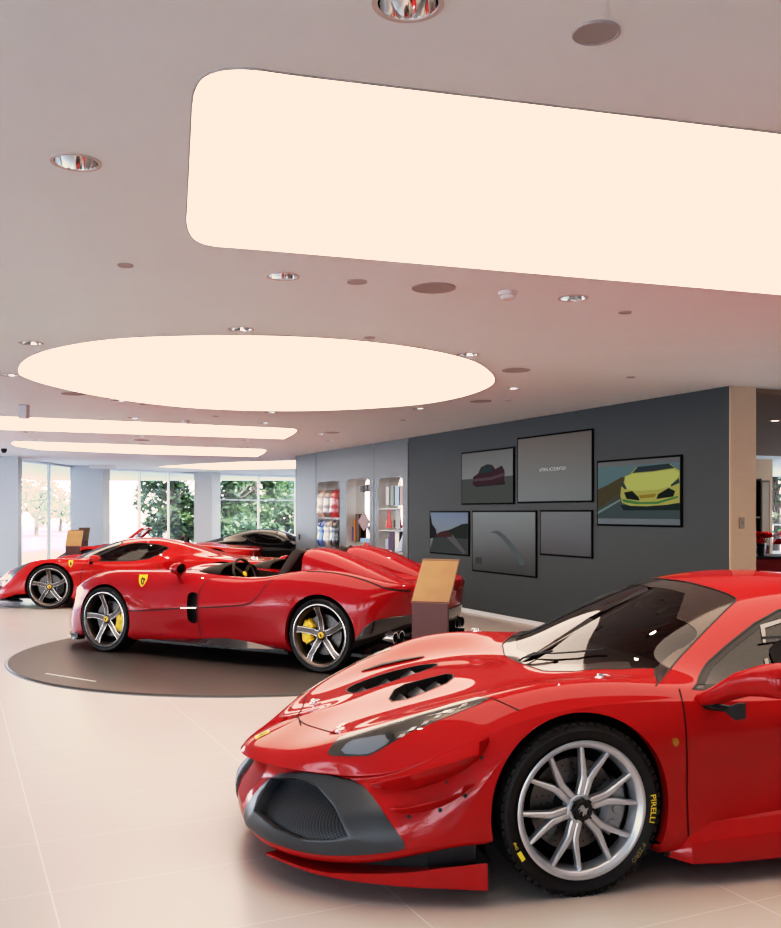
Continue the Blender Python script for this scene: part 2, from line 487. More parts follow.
        for k in range(8): add_box(bm, (.036, ys - .02, -.004), (.047, ys, .004), .001, 0, Matrix.Rotation(k * PI / 4, 4, 'Y'))
        n_ = bm_obj('centre_lock_nut', bm, DARK, t, True, 40)
        horse('wheel_emblem', n_, SILVER, lambda x, z: (x * .03, ys - .0165, z * .03))
    else:
        for k in range(5):
            bm = bmesh.new(); a = math.radians(90 + 72 * k) + spin; N = 6
            pts, wd = [], []
            for q in range(N + 1):
                f = q / N; r = .035 + (rim - .012 - .035) * f
                pts.append((r, a + .10 * f * f, ys + .03 * (1 - f) ** 1.3 + .022 * math.sin(PI * f) * (1 - f))); wd.append(.056 - .010 * f + (.02 * max(0, f - .75) * 4 if f > .75 else 0))
            strip(bm, pts, wd, .03, 0, 0, .004)
            # bright machined edges
            for sg in (-1, 1):
                e = [(r, aa + sg * (w_ / 2 - .002) / r, y - .0012) for (r, aa, y), w_ in zip(pts, wd)]
                strip(bm, e, [.0055] * len(e), .004, 1, 1, .001)
            bm_obj('spoke', bm, [facem, edgem], t, True, 30)
        bm = bmesh.new(); add_lathe(bm, [(.05, ys + .06), (.05, ys + .03), (.042, ys + .022), (.03, ys + .02)], 32, 'Y'); bm_obj('hub', bm, facem, t, True, 40)
        bm = bmesh.new(); add_lathe(bm, [(.03, ys + .03), (.03, ys + .017), (.026, ys + .012), (0, ys + .012)], 28, 'Y'); n_ = bm_obj('hub_cap', bm, capm or YELLOW, t, True, 40)
        horse('hub_emblem', n_, BLACKHORSE, lambda x, z: (x * .02, ys + .0095, z * .02))
    return t

# a rearing horse silhouette in a unit frame (x left/right, z up), used by every badge
HORSE = [(-.05, -.95), (.05, -.95), (.10, -.62), (.20, -.40), (.34, -.62), (.30, -.85), (.42, -.88), (.47, -.60), (.36, -.25), (.40, .0), (.62, .02), (.78, .22), (.70, .50), (.60, .30), (.48, .22), (.36, .22), (.26, .30), (.10, .38), (.02, .62), (-.06, .86), (-.16, .98), (-.18, .84), (-.42, .66), (-.50, .52), (-.34, .50), (-.22, .50), (-.22, .32), (-.42, .38), (-.62, .30), (-.74, .06), (-.64, .06), (-.56, .20), (-.40, .22), (-.26, .10), (-.44, -.04), (-.58, -.22), (-.50, -.26), (-.34, -.10), (-.14, -.06), (-.04, -.28), (-.10, -.55)]
def horse(name, parent, m, f, thick=None):
    V = [f(x, z) for x, z in HORSE]
    bm = bmesh.new(); vs = [bm.verts.new(v) for v in V]; fc = bm.faces.new(vs); bmesh.ops.triangulate(bm, faces=[fc])
    return bm_obj(name, bm, m, parent)
SHIELD = [(-.72, 1.0), (0, .93), (.72, 1.0), (.74, .45), (.66, -.05), (.45, -.55), (.18, -.88), (0, -1.0), (-.18, -.88), (-.45, -.55), (-.66, -.05), (-.74, .45)]
def text_mesh(s, size, fn, name, m, parent, bold=False, wf=1., center=True):
    """lettering as flat mesh; fn maps (x, y) of the laid-out line to a point"""
    cu = bpy.data.curves.new('lettering', 'FONT'); cu.body = s; cu.size = size; cu.resolution_u = 3
    if bold: cu.offset = size * .012
    if center: cu.align_x = 'CENTER'
    cu.align_y = 'CENTER'
    o = bpy.data.objects.new('lettering', cu); COL.objects.link(o)
    dg = bpy.context.evaluated_depsgraph_get(); me = bpy.data.meshes.new_from_object(o.evaluated_get(dg))
    bpy.data.objects.remove(o); 
    for v in me.vertices: v.co = Vector(fn(v.co.x * wf, v.co.y))
    me.materials.clear(); me.materials.append(m); me.name = name
    r = bpy.data.objects.new(name, me); COL.objects.link(r)
    if parent is not None: r.parent = parent
    return r
# ------------------------------------------------------------------ camera
cam = bpy.data.cameras.new('camera'); co = bpy.data.objects.new('camera', cam); COL.objects.link(co)
co.location = (0, 0, H); co.rotation_euler = (PI / 2, 0, 0)
cam.sensor_fit = 'HORIZONTAL'; cam.sensor_width = 36; cam.lens = F / 781 * 36; cam.shift_y = (HY - 464) / 781; cam.clip_end = 300
SC.camera = co
SC.view_settings.view_transform = 'Standard'; SC.view_settings.look = 'None'; SC.view_settings.exposure = 0.
SC.view_settings.use_curve_mapping = True                       # film-like shoulder: bright warm lamps stay cream, daylight goes white
cmv = SC.view_settings.curve_mapping; cmv.white_level = (4, 4, 4); cmv.extend = 'HORIZONTAL'
def tone(k, pts):
    cu = cmv.curves[k]
    cu.points[0].location = (0, 0); cu.points[1].location = (1, 1)
    for x, y in pts: cu.points.new(x / 4, y)
    for q in cu.points: q.handle_type = 'VECTOR'
TOE = [(.0157, .004), (.047, .026), (.11, .082), (.2, .175)]
MID = [(.36, .425), (.52, .595)]
tone(0, TOE + MID + [(.75, .80), (1.2, .96), (2., 1.)]); tone(1, TOE + MID + [(.72, .75), (1., .81), (2.4, .845), (3.2, .865)]); tone(2, TOE + MID + [(.65, .67), (.9, .70), (2.2, .725), (3.0, .76)])
cmv.update()
CEIL = 2.754; CH = CEIL - H
U = np.array([-.4207, .9072]); Vv = np.array([.9072, .4207]); WP = np.array([3.37, 9.45])   # screen wall: direction, normal, near corner
WANG = math.atan2(Vv[1], Vv[0])
def cpt(px, py):
    Y = CH * F / (HY - py); return np.array([(px - CX) / F * Y, Y])
def wpt(px, py):
    r = (px - CX) / F; t = (WP[0] - r * WP[1]) / (r * U[1] - U[0]); Y = WP[1] + U[1] * t
    return t, H - (py - HY) * Y / F
def on_wall(t, d=0.):
    p = WP + U * t - Vv * d; return p        # d: distance out from the wall face into the room
# ------------------------------------------------------------------ floor
FL = bpy.data.materials.new('floor_tile'); FL.use_nodes = True; nt = FL.node_tree; b = nt.nodes['Principled BSDF']
tc = nt.nodes.new('ShaderNodeTexCoord'); mp = nt.nodes.new('ShaderNodeMapping'); mp.vector_type = 'TEXTURE'
mp.inputs['Rotation'].default_value = (0, 0, WANG); nt.links.new(tc.outputs['Object'], mp.inputs['Vector'])
sx = nt.nodes.new('ShaderNodeSeparateXYZ'); nt.links.new(mp.outputs[0], sx.inputs[0])
def M_(op, a, b_=None, v=None):
    n = nt.nodes.new('ShaderNodeMath'); n.operation = op; nt.links.new(a, n.inputs[0])
    if b_ is not None: nt.links.new(b_, n.inputs[1])
    if v is not None: n.inputs[1].default_value = v
    return n.outputs[0]
def joint(out, size, off, w):
    a = M_('ADD', out, v=100 * size - off); a = M_('DIVIDE', a, v=size); a = M_('FRACT', a); a = M_('SUBTRACT', a, v=.5); a = M_('ABSOLUTE', a)
    return M_('GREATER_THAN', a, v=.5 - w / size / 2)
j = M_('MAXIMUM', joint(sx.outputs[0], 1.22, .36, .006), joint(sx.outputs[1], .617, 2.73, .004))
n1 = nt.nodes.new('ShaderNodeTexNoise'); n1.inputs['Scale'].default_value = .9; nt.links.new(mp.outputs[0], n1.inputs['Vector'])
m0 = nt.nodes.new('ShaderNodeMixRGB'); m0.inputs[1].default_value = (.53, .485, .455, 1); m0.inputs[2].default_value = (.57, .525, .495, 1); nt.links.new(n1.outputs['Fac'], m0.inputs[0])
m1 = nt.nodes.new('ShaderNodeMixRGB'); m1.inputs[2].default_value = (.70, .68, .66, 1); nt.links.new(j, m1.inputs[0]); nt.links.new(m0.outputs[0], m1.inputs[1])
nt.links.new(m1.outputs[0], b.inputs['Base Color']); b.inputs['Roughness'].default_value = .28; b.inputs['Specular IOR Level'].default_value = .5
bm = bmesh.new(); add_box(bm, (-14, -8, -.12), (16, 38, 0)); tag(bm_obj('floor', bm, FL), kind='structure')
# ------------------------------------------------------------------ ceiling with round openings for the downlights
CEILM = mat('ceiling_paint', (.81, .855, .85), .8, noise=(2., .05))
DL = [(408, 3), (76, 162), (283, 276), (573, 298), (241, 329), (31, 343), (9, 375), (468, 354.5), (119, 400.5), (270, 412), (418, 408.5), (511.5, 388.5), (133, 418), (264, 423), (28, 432), (38, 440), (140, 436), (143, 443.6), (246, 440), (248, 446), (319, 434), (330, 441)]
DLP = [cpt(*p) for p in DL]
DLP += [np.array(p) for p in ((-3.2, 1.2), (3.2, 1.5), (5.2, 3.6), (5.4, 6.6), (-5.2, 3.5), (0.2, -2.), (-3.5, -3), (3.5, -3), (-6.5, 0.5))]
rect = polyline([(-14, -8), (16, -8), (16, 38), (-14, 38)], 2.)
pts = [Vector(p) for p in rect]; ed = [(i, (i + 1) % len(rect)) for i in range(len(rect))]; RD = .079; hol = []
for c in DLP:
    o = len(pts); L = [(c[0] + RD * math.cos(2 * PI * k / 24), c[1] + RD * math.sin(2 * PI * k / 24)) for k in range(24)]; hol.append(np.array(L))
    pts += [Vector(p) for p in L]; ed += [(o + k, o + (k + 1) % 24) for k in range(24)]
V_, E_, F_, *_ = delaunay_2d_cdt(pts, ed, [], 0, 1e-6); Vn = np.array([(v[0], v[1]) for v in V_]); cen = np.array([Vn[list(f)].mean(0) for f in F_]); keep = np.ones(len(F_), bool)
for h in hol: keep &= ~in_poly(cen, h)
bm = bmesh.new(); vs = [bm.verts.new((v[0], v[1], CEIL)) for v in Vn]
for f, k in zip(F_, keep):
    if k: bm.faces.new([vs[i] for i in f][::-1])
for v in [v for v in bm.verts if not v.link_faces]: bm.verts.remove(v)
r_ = bmesh.ops.extrude_face_region(bm, geom=list(bm.faces)); 
for e in r_['geom']:
    if isinstance(e, bmesh.types.BMVert): e.co.z += .12
tag(bm_obj('ceiling', bm, CEILM), kind='structure')
bm = bmesh.new(); add_box(bm, (-14, -8, CEIL + .2), (16, 38, CEIL + .3)); tag(bm_obj('ceiling_slab', bm, CEILM), kind='structure')
# downlights
TRIMM = mat('downlight_trim', (.62, .55, .51), .6); REFL = mat('downlight_reflector', (.9, .9, .9), .06, 1.); LAMP = emit_mat('downlight_lamp', (1., .86, .70), 6.)
def ring_words(k): return ['round recessed downlight with mirror reflector in the ceiling', 'recessed ceiling downlight']
bmr = bmesh.new(); add_lathe(bmr, [(RD - .004, -.001), (RD - .003, -.004), (RD + .010, -.004), (RD + .011, 0)], 32, 'Z')
dl0 = None
DLAB = {0: 'large mirrored downlight cut by the top edge of the picture', 1: 'mirrored downlight alone at left of the big glowing ceiling panel', 2: 'mirrored downlight between the big glowing panel and the glowing circle', 3: 'mirrored downlight right of the smoke detector', 4: 'mirrored downlight just behind the near edge of the glowing circle panel', 5: 'downlight at far left, front left of the glowing circle', 6: 'downlight at the left picture edge beside the glowing circle', 7: 'downlight close to the right end of the glowing circle'}
for k, c in enumerate(DLP):
    e = empty('downlight', DLAB.get(k, 'small recessed downlight in the far part of the ceiling' if k < len(DL) else 'recessed mirror downlight in the ceiling behind or beside the viewer'), 'ceiling light', (c[0], c[1], CEIL), 0, 'recessed ceiling downlights')
    if dl0 is None:
        tr = bm_obj('trim_ring', bmr, TRIMM, e, True, 40)
        bm = bmesh.new(); add_lathe(bm, [(RD, .0), (RD * .97, .02), (RD * .85, .06), (RD * .62, .10), (RD * .40, .115)], 32, 'Z'); rf = bm_obj('reflector', bm, REFL, e, True, 60)
        bm = bmesh.new(); add_lathe(bm, [(0, .113), (RD * .42, .113), (RD * .42, .117), (0, .117)], 20, 'Z'); lp = bm_obj('lamp', bm, LAMP, e)
        dl0 = (tr, rf, lp)
    else:
        for q in dl0:
            o = q.copy(); COL.objects.link(o); o.parent = e
sl = bpy.data.lights.new('downlight_bulb', 'SPOT'); sl.energy = 20; sl.spot_size = math.radians(118); sl.spot_blend = .9; sl.shadow_soft_size = .03; sl.color = (1, .93, .85)
for c in DLP:
    o = bpy.data.objects.new('downlight_bulb', sl); COL.objects.link(o); o.location = (c[0], c[1], CEIL - .01)
# ceiling speakers, sprinklers, detectors
SPK = mat('speaker_grille', (.46, .40, .375), .8); 
def spk(px, py, r, label, nm='ceiling_speaker', cat='speaker', group='round ceiling speakers'):
    c = cpt(px, py); bm = bmesh.new(); add_lathe(bm, [(0, -.004), (r * .9, -.004), (r * .93, -.007), (r, -.006), (r, .0)], 36, 'Z'); o = bm_obj(nm, bm, SPK if nm == 'ceiling_speaker' else mat('ceiling_sprinkler', (.50, .45, .43), .6), None, True, 30); o.location = (c[0], c[1], CEIL); tag(o, label, cat, group)
spk(596, 32, .062, 'round grey ceiling speaker near the top right, beside the big glowing panel')
spk(433.6, 287.5, .123, 'large round grey ceiling speaker between the two biggest glowing panels')
spk(516, 370, .123, 'round ceiling speaker right of the glowing circle'); spk(480.6, 401, .123, 'round ceiling speaker in front of the screen wall, near the right end of the circle')
spk(73, 393.5, .123, 'round ceiling speaker left of the glowing circle'); spk(332, 432.5, .12, 'round ceiling speaker close to the cabinet wall'); spk(142, 440, .13, 'round ceiling speaker between the two far light strips')
for (px, py, lb) in ((125.5, 265, 'small round sprinkler cover left of the big glowing panel'), (357, 281.5, 'small round cover left of the large ceiling speaker'), (369.5, 337.5, 'small cover at the upper right rim of the glowing circle'), (625, 312, 'small round cover right of the downlight under the big panel'), (631, 377, 'small round cover above the screen wall'), (508.5, 400, 'tiny cover behind the right hand speaker'), (403, 420, 'tiny cover above the cabinet wall'), (143, 404, 'tiny cover beyond the left part of the glowing circle'), (216, 416, 'tiny cover just beyond the glowing circle')):
    spk(px, py, .04 if px != 357 else .055, lb, 'ceiling_sprinkler', 'sprinkler', 'small round ceiling covers')
c = cpt(507.6, 292); bm = bmesh.new(); add_lathe(bm, [(.0, -.045), (.03, -.045), (.042, -.036), (.044, -.028), (.036, -.026), (.036, -.02), (.05, -.018), (.054, 0)], 28, 'Z'); o = bm_obj('smoke_detector', bm, mat('white_plastic', (.72, .68, .65), .5), None, True, 30); o.location = (c[0], c[1], CEIL); tag(o, 'white domed smoke detector on the ceiling under the big panel', 'smoke detector')
c = cpt(24, 405); bm = bmesh.new(); add_box(bm, (-.05, -.05, -.16), (.05, .05, 0), .01); o = bm_obj('ceiling_projector', bm, mat('grey_white_plastic', (.6, .6, .62), .5)); o.location = (c[0], c[1], CEIL); tag(o, 'small pale box hanging from the ceiling at far left', 'projector')
c = cpt(186, 420); bm = bmesh.new(); add_lathe(bm, [(.0, -.05), (.03, -.05), (.05, -.03), (.055, 0)], 20, 'Z'); o = bm_obj('smoke_detector', bm, MATS['white_plastic'], None, True, 30); o.location = (c[0], c[1], CEIL); tag(o, 'small domed detector on the ceiling beyond the glowing circle', 'smoke detector')
c = cpt(12, 450); bm = bmesh.new(); add_lathe(bm, [(0, -.09), (.04, -.075), (.055, -.04), (.06, 0)], 20, 'Z'); o = bm_obj('ceiling_camera', bm, DARK, None, True, 30); o.location = (c[0], c[1] - .4, CEIL); tag(o, 'small black dome camera on the ceiling by the leftmost column', 'camera')
# luminous stretched-fabric panels
PANEL = emit_mat('glowing_fabric', (1., .80, .66), 3.5)
EDGE = mat('panel_edge', (.5, .44, .40), .6)
def panel(label, P):
    e = empty('luminous_panel', label, 'ceiling light', (*np.mean(P, 0), CEIL), 0, 'luminous ceiling panels'); c = np.mean(P, 0); Q = [np.array(p) - c for p in P]
    bm = bmesh.new(); add_prism(bm, Q, -.004, -.001); bm_obj('diffuser', bm, PANEL, e)
    bm = bmesh.new(); n = len(Q); out = []; 
    for i in range(n):
        t = Q[(i + 1) % n] - Q[i - 1]; L = np.linalg.norm(t); nn = np.array([t[1], -t[0]]) / max(L, 1e-6); out.append(nn)
    sgn = 1 if sum(Q[i - 1][0] * Q[i][1] - Q[i][0] * Q[i - 1][1] for i in range(n)) > 0 else -1
    A = [bm.verts.new((*q, -.005)) for q in Q]; B = [bm.verts.new((*(q + k * sgn * .005), -.005)) for q, k in zip(Q, out)]; C2 = [bm.verts.new((*(q + k * sgn * .005), 0)) for q, k in zip(Q, out)]
    for i in range(n):
        j = (i + 1) % n; bm.faces.new((A[i], A[j], B[j], B[i])); bm.faces.new((B[i], B[j], C2[j], C2[i]))
    bm_obj('panel_frame', bm, EDGE, e)
a0, a1 = cpt(300, 75), cpt(781, 133); b0, b1 = cpt(260, 249), cpt(781, 294)
far1 = a1 + (a1 - a0) / np.linalg.norm(a1 - a0) * 4.; far2 = b1 + (b1 - b0) / np.linalg.norm(b1 - b0) * 3.2
P1 = spline([cpt(*p) for p in ((215, 245.5), (201, 242), (191.5, 235), (187, 222), (187.6, 205))], n=5) + spline([cpt(*p) for p in ((192.5, 105), (195, 90), (203, 77), (219, 70), (240, 68), (262, 69.5))], n=5) + [a0, a1, far1, far2, b1, b0]
panel('big glowing ceiling panel with rounded corners above the race coupe', P1)
cc, rad = np.array([-1.19, 9.05]), 2.38
circ = [cpt(18, 371), cpt(495, 381)]
ell = [cpt(*p) for p in ((18.5, 372), (24, 360), (50, 349), (100, 340), (160, 336), (250, 335), (330, 338), (400, 345), (450, 354), (480, 364), (494.5, 378), (486, 388), (455, 398), (410, 405), (340, 409.5), (270, 410.5), (200, 408), (140, 402), (90, 394), (50, 385), (28, 378))]
panel('large glowing circular ceiling panel above the turntable', spline(ell, n=4, closed=True))
panel('long glowing ceiling strip just beyond the circle panel', [cpt(-60, 411.5), cpt(0, 416), cpt(150, 422), cpt(286, 428)] + spline([cpt(294, 428.5), cpt(297, 430.5), cpt(293, 434)], n=3) + [cpt(284, 438.7), cpt(150, 434.3), cpt(0, 429.3), cpt(-60, 427)])
panel('narrow glowing ceiling strip, second beyond the circle panel', spline([cpt(16, 446), cpt(11.5, 443.5), cpt(14, 441)], n=3) + [cpt(100, 443.5), cpt(262, 449)] + spline([cpt(266.5, 450.2), cpt(264, 453)], n=2) + [cpt(257, 456.5), cpt(140, 453.5), cpt(40, 449.5)])
panel('farthest glowing ceiling strip beside the cabinet wall', [cpt(158, 466.5), cpt(195, 464), cpt(240, 461.8), cpt(305, 460.2), cpt(305, 468), cpt(220, 469.5)])
# ------------------------------------------------------------------ screen wall
WALLM = mat('grey_wall', (.045, .055, .057), .62, noise=(55, .12)); PANELM = mat('grey_cabinet_panel', (.115, .126, .126), .42, .2, noise=(40, .12))
BEIGE = mat('beige_wall', (.62, .50, .36), .7, noise=(30, .06))
def wall_box(name, t0, t1, d0, d1, z0, z1, m, kind='structure', bevel=0.):
    bm = bmesh.new(); L = [on_wall(t0, d0), on_wall(t1, d0), on_wall(t1, d1), on_wall(t0, d1)]; add_prism(bm, L, z0, z1)
    o = bm_obj(name, bm, m)
    if kind: tag(o, kind=kind)
    return o
t408 = wpt(408, 470)[0]; t374 = wpt(374, 470)[0]; t316 = wpt(316, 470)[0]; t296 = wpt(296, 470)[0]
wall_box('wall_right', 0, t408 - .02, 0, -.35, 0, CEIL, [WALLM])
bm = bmesh.new(); a, b2 = WP + Vv * .345 - U * .0, WP - U * .012; L = [WP - U * .012, WP + Vv * .345 - U * .012, WP + Vv * .345 + U * .02, WP + U * .0]; add_prism(bm, [L[0], L[1], L[2], WP + U * .0 + Vv * 0.0], 0, CEIL); tag(bm_obj('wall_end', bm, BEIGE), kind='structure')
wall_box('baseboard_right', 0.02, t408 - .02, .012, 0, 0, .055, mat('pale_skirting', (.62, .62, .62), .35))
# cabinet wall with three display niches
def niche_rect(x0, x1, top, bot):
    ta, tb = wpt(x0, top)[0], wpt(x1, top)[0]; z1 = wpt((x0 + x1) / 2, top)[1]; return min(ta, tb), max(ta, tb), z1
NI = [niche_rect(317.5, 339.5, 481.5, 0), niche_rect(346.5, 369.5, 478.8, 0), niche_rect(378.5, 402.5, 477.2, 0)]
NZ0 = .62
def panel_with_niches(name, t0, t1, niches, dep=.20):
    bm = bmesh.new(); out = [(t0, 0), (t1, 0), (t1, CEIL), (t0, CEIL)]
    pts = [Vector(p) for p in out]; ed = [(0, 1), (1, 2), (2, 3), (3, 0)]; hs = []
    for (a, b, z1) in niches:
        r = .12; L = []
        for (cx, cz, s0) in ((b - r, NZ0 + r, -90), (b - r, z1 - r, 0), (a + r, z1 - r, 90), (a + r, NZ0 + r, 180)):
            for q in range(6): an = math.radians(s0 + 18 * q); L.append((cx + r * math.cos(an), cz + r * math.sin(an)))
        hs.append(L); o = len(pts); pts += [Vector(p) for p in L]; ed += [(o + k, o + (k + 1) % len(L)) for k in range(len(L))]
    V, E, Fc, *_ = delaunay_2d_cdt(pts, ed, [], 0, 1e-6); Vq = np.array([(v[0], v[1]) for v in V]); cen = np.array([Vq[list(f)].mean(0) for f in Fc])
    keep = np.ones(len(Fc), bool)
    for h in hs: keep &= ~in_poly(cen, h)
    W3 = lambda t, z, d: (*on_wall(t, d), z)
    vs = [bm.verts.new(W3(v[0], v[1], 0)) for v in Vq]
    for f, k in zip(Fc, keep):
        if k: bm.faces.new([vs[i] for i in f])
    for v in [v for v in bm.verts if not v.link_faces]: bm.verts.remove(v)
    o = bm_obj(name, bm, PANELM); tag(o, kind='structure')
    for h, (a, b, z1) in zip(hs, niches):
        bm = bmesh.new(); A = [bm.verts.new(W3(t, z, 0)) for t, z in h]; B = [bm.verts.new(W3(t, z, -dep)) for t, z in h]; n = len(h)
        for i in range(n): bm.faces.new((A[i], A[(i + 1) % n], B[(i + 1) % n], B[i]))
        f = bm.faces.new(B); f.material_index = 1
        q = bm_obj('trim_1', bm, [mat('niche_lining', (.62, .63, .62), .35, .2), mat('niche_mirror', (.80, .82, .80), .03, 1.)]); tag(q, kind='structure')
    return o
panel_with_niches('wall_cabinet', t408 + .01, t374 - .008, [NI[2]])
panel_with_niches('wall_cabinet', t374 + .008, t316 - .012, [NI[0], NI[1]])
wall_box('wall_cabinet', t316 + .012, t296, 0, -.05, 0, CEIL, PANELM)
wall_box('wall_back_of_cabinet', t408, t296, -.40, -.5, 0, CEIL, WALLM)
wall_box('trim_2', t316 - .014, t316 + .014, -.01, -.05, 0, CEIL, mat('dark_copper_gap', (.06, .03, .025), .5))
wall_box('trim_2', t374 - .01, t374 + .01, -.01, -.05, 0, CEIL, VOID); wall_box('trim_2', t408 - .02, t408 + .01, -.01, -.05, 0, CEIL, VOID)
wall_box('trim_2', t296 - .0, t296 + .03, .0, -.5, 0, CEIL, WALLM)
# small reader on the leftmost cabinet panel
tp, zp = wpt(299.5, 537); bm = bmesh.new(); add_box(bm, (-.035, -.02, -.06), (.035, 0, .06), .006); o = bm_obj('card_reader', bm, DARK); o.location = (*on_wall(tp), zp); o.rotation_euler = (0, 0, math.atan2(-U[1], -U[0])); tag(o, 'small black card reader on the leftmost grey cabinet panel', 'card reader')
# ------------------------------------------------------------------ screens
BEZEL = mat('screen_bezel', (.006, .006, .0065), .7, spec=.08)
def mixpic(name, build):
    return build
def screen(px, label, base, draw=None):
    (x0, y0), (x1, y1), (x2, y2), (x3, y3) = px               # TL TR BR BL
    tl, tr, br, bl = wpt(x0, y0), wpt(x1, y1), wpt(x2, y2), wpt(x3, y3)
    ta, tb = (tl[0] + bl[0]) / 2, (tr[0] + br[0]) / 2; zt, zb = (tl[1] + tr[1]) / 2, (bl[1] + br[1]) / 2
    w, h = ta - tb, zt - zb; c = on_wall((ta + tb) / 2)
    e = empty('wall_screen', label, 'screen', (*c, (zt + zb) / 2), math.atan2(-U[1], -U[0]), 'screens on the grey wall')   # local x to the right along the wall, local -y into the room
    bm = bmesh.new(); add_box(bm, (-w / 2, -.016, -h / 2), (w / 2, 0, h / 2), .002); bm_obj('bezel', bm, BEZEL, e)
    k = .022; m = bpy.data.materials.new('screen_glow'); m.use_nodes = True; nt = m.node_tree; bs = nt.nodes['Principled BSDF']; bs.inputs['Base Color'].default_value = (.01, .01, .01, 1); bs.inputs['Roughness'].default_value = .3
    tc = nt.nodes.new('ShaderNodeTexCoord'); sp = nt.nodes.new('ShaderNodeSeparateXYZ'); rp = nt.nodes.new('ShaderNodeValToRGB'); ad = nt.nodes.new('ShaderNodeMath'); ad.operation = 'MULTIPLY_ADD'; ad.inputs[1].default_value = 1 / h; ad.inputs[2].default_value = .5
    nt.links.new(tc.outputs['Object'], sp.inputs[0]); nt.links.new(sp.outputs[2], ad.inputs[0]); nt.links.new(ad.outputs[0], rp.inputs[0]); nt.links.new(rp.outputs[0], bs.inputs['Emission Color']); bs.inputs['Emission Strength'].default_value = .62; bs.inputs['Specular IOR Level'].default_value = .2
    cr = rp.color_ramp
    while len(cr.elements) > 1: cr.elements.remove(cr.elements[-1])
    for q, (pos, col) in enumerate(base):
        el = cr.elements[0] if q == 0 else cr.elements.new(pos); el.position = pos; el.color = (*col, 1)
    bm = bmesh.new(); add_box(bm, (-w / 2 + k, -.018, -h / 2 + k), (w / 2 - k, -.015, h / 2 - k)); d = bm_obj('display', bm, m, e)
    if draw: draw(e, d, w - 2 * k, h - 2 * k)
def poly(d, name, pts, w, h, col, lay, s=1.):
    m = emit_mat('pic_%s_%.2f_%.2f_%.2f' % (name, *col), col, s * .72)
    bm = bmesh.new(); vs = [bm.verts.new(((x - .5) * w, -.0185 - lay * .0006, (.5 - y) * h)) for x, y in pts]; f = bm.faces.new(vs); bmesh.ops.triangulate(bm, faces=[f]); return bm_obj(name, bm, m, d)
def pic_yellow(e, d, w, h):
    P = lambda nm, L, c, l: poly(d, nm, L, w, h, c, l)
    P('sky', [(0, .08), (1, .08), (1, .50), (0, .50)], (.135, .20, .21), 1); P('hill', [(0, .52), (0, .44), (.15, .36), (.32, .25), (.42, .3), (.42, .55), (0, .75)], (.10, .085, .055), 2); P('road', [(0, .75), (.3, .50), (1, .48), (1, .91), (0, .91)], (.085, .105, .105), 2)
    P('road_line', [(0, .80), (.3, .60), (.3, .63), (0, .84)], (.20, .27, .25), 3); P('shadow', [(.3, .70), (1, .68), (1, .78), (.34, .78)], (.035, .045, .045), 3)
    P('car_body', [(.31, .42), (.345, .33), (.36, .24), (.42, .22), (.50, .12), (.9, .10), (.97, .18), (1, .2), (1, .67), (.86, .70), (.62, .72), (.42, .71), (.32, .66), (.30, .55)], (.38, .36, .12), 4)
    P('car_windscreen', [(.45, .20), (.52, .11), (.88, .09), (.945, .16), (.7, .19)], (.05, .065, .07), 5); P('car_bonnet', [(.36, .26), (.45, .215), (.70, .205), (.94, .18), (1, .24), (.93, .42), (.75, .47), (.5, .48), (.37, .44)], (.43, .44, .16), 5)
    P('car_headlight', [(.315, .33), (.34, .34), (.385, .44), (.36, .45), (.32, .40)], (.06, .08, .08), 6); P('car_headlight', [(.99, .31), (.90, .41), (.91, .43), (1, .38)], (.06, .08, .08), 6)
    P('car_intake', [(.35, .50), (.45, .48), (.53, .58), (.54, .63), (.38, .60)], (.03, .035, .03), 6); P('car_intake', [(.74, .61), (.76, .54), (.88, .45), (.95, .5), (.93, .58)], (.03, .035, .03), 6); P('car_bumper', [(.53, .55), (.74, .53), (.72, .58), (.55, .60)], (.30, .22, .05), 6)
    P('car_lip', [(.32, .60), (.55, .655), (.75, .65), (.98, .57), (.98, .60), (.75, .685), (.5, .685), (.34, .65)], (.10, .22, .08), 6)
def pic_track(e, d, w, h):
    P = lambda nm, L, c, l: poly(d, nm, L, w, h, c, l)
    P('ground', [(0, .52), (1, .5), (1, 1), (0, 1)], (.105, .11, .105), 1); P('car_shadow', [(.22, .62), (.86, .6), (.86, .66), (.3, .68)], (.05, .05, .052), 2)
    P('car_body', [(.24, .48), (.34, .42), (.40, .30), (.52, .25), (.62, .27), (.68, .36), (.80, .30), (.85, .40), (.85, .60), (.66, .65), (.30, .655), (.23, .62)], (.075, .045, .055), 3); P('car_window', [(.37, .42), (.42, .31), (.53, .27), (.62, .30), (.62, .40)], (.05, .07, .075), 4); P('car_nose', [(.24, .52), (.6, .50), (.84, .44), (.84, .50), (.6, .56), (.24, .57)], (.12, .085, .10), 4)
def pic_text(e, d, w, h):
    text_mesh('LATERAL ACCELERATION', .062, lambda X, Y: (X * 1.0 - .0 * w, -.0195, Y - .015 * h), 'screen_lettering', emit_mat('screen_type', (.45, .45, .43), 1.), d, False, .82)
def pic_road(e, d, w, h):
    P = lambda nm, L, c, l: poly(d, nm, L, w, h, c, l)
    P('road', [(0, .95), (.1, .6), (.5, .55), (1, .6), (1, 1), (0, 1)], (.085, .09, .09), 1); P('trees', [(.12, .62), (.3, .48), (.55, .42), (.72, .40), (.85, .28), (1, .26), (1, .62)], (.05, .055, .05), 2); P('cockpit_edge', [(0, .0), (.06, .3), (.16, .42), (.2, .62), (0, .66)], (.045, .04, .045), 3)
    P('kerb', [(.42, .58), (.62, .54), (.95, .95), (.88, .98)], (.15, .14, .14), 3); P('car_body', [(.12, .6), (.25, .5), (.5, .46), (.62, .58), (.4, .62)], (.10, .05, .055), 4)
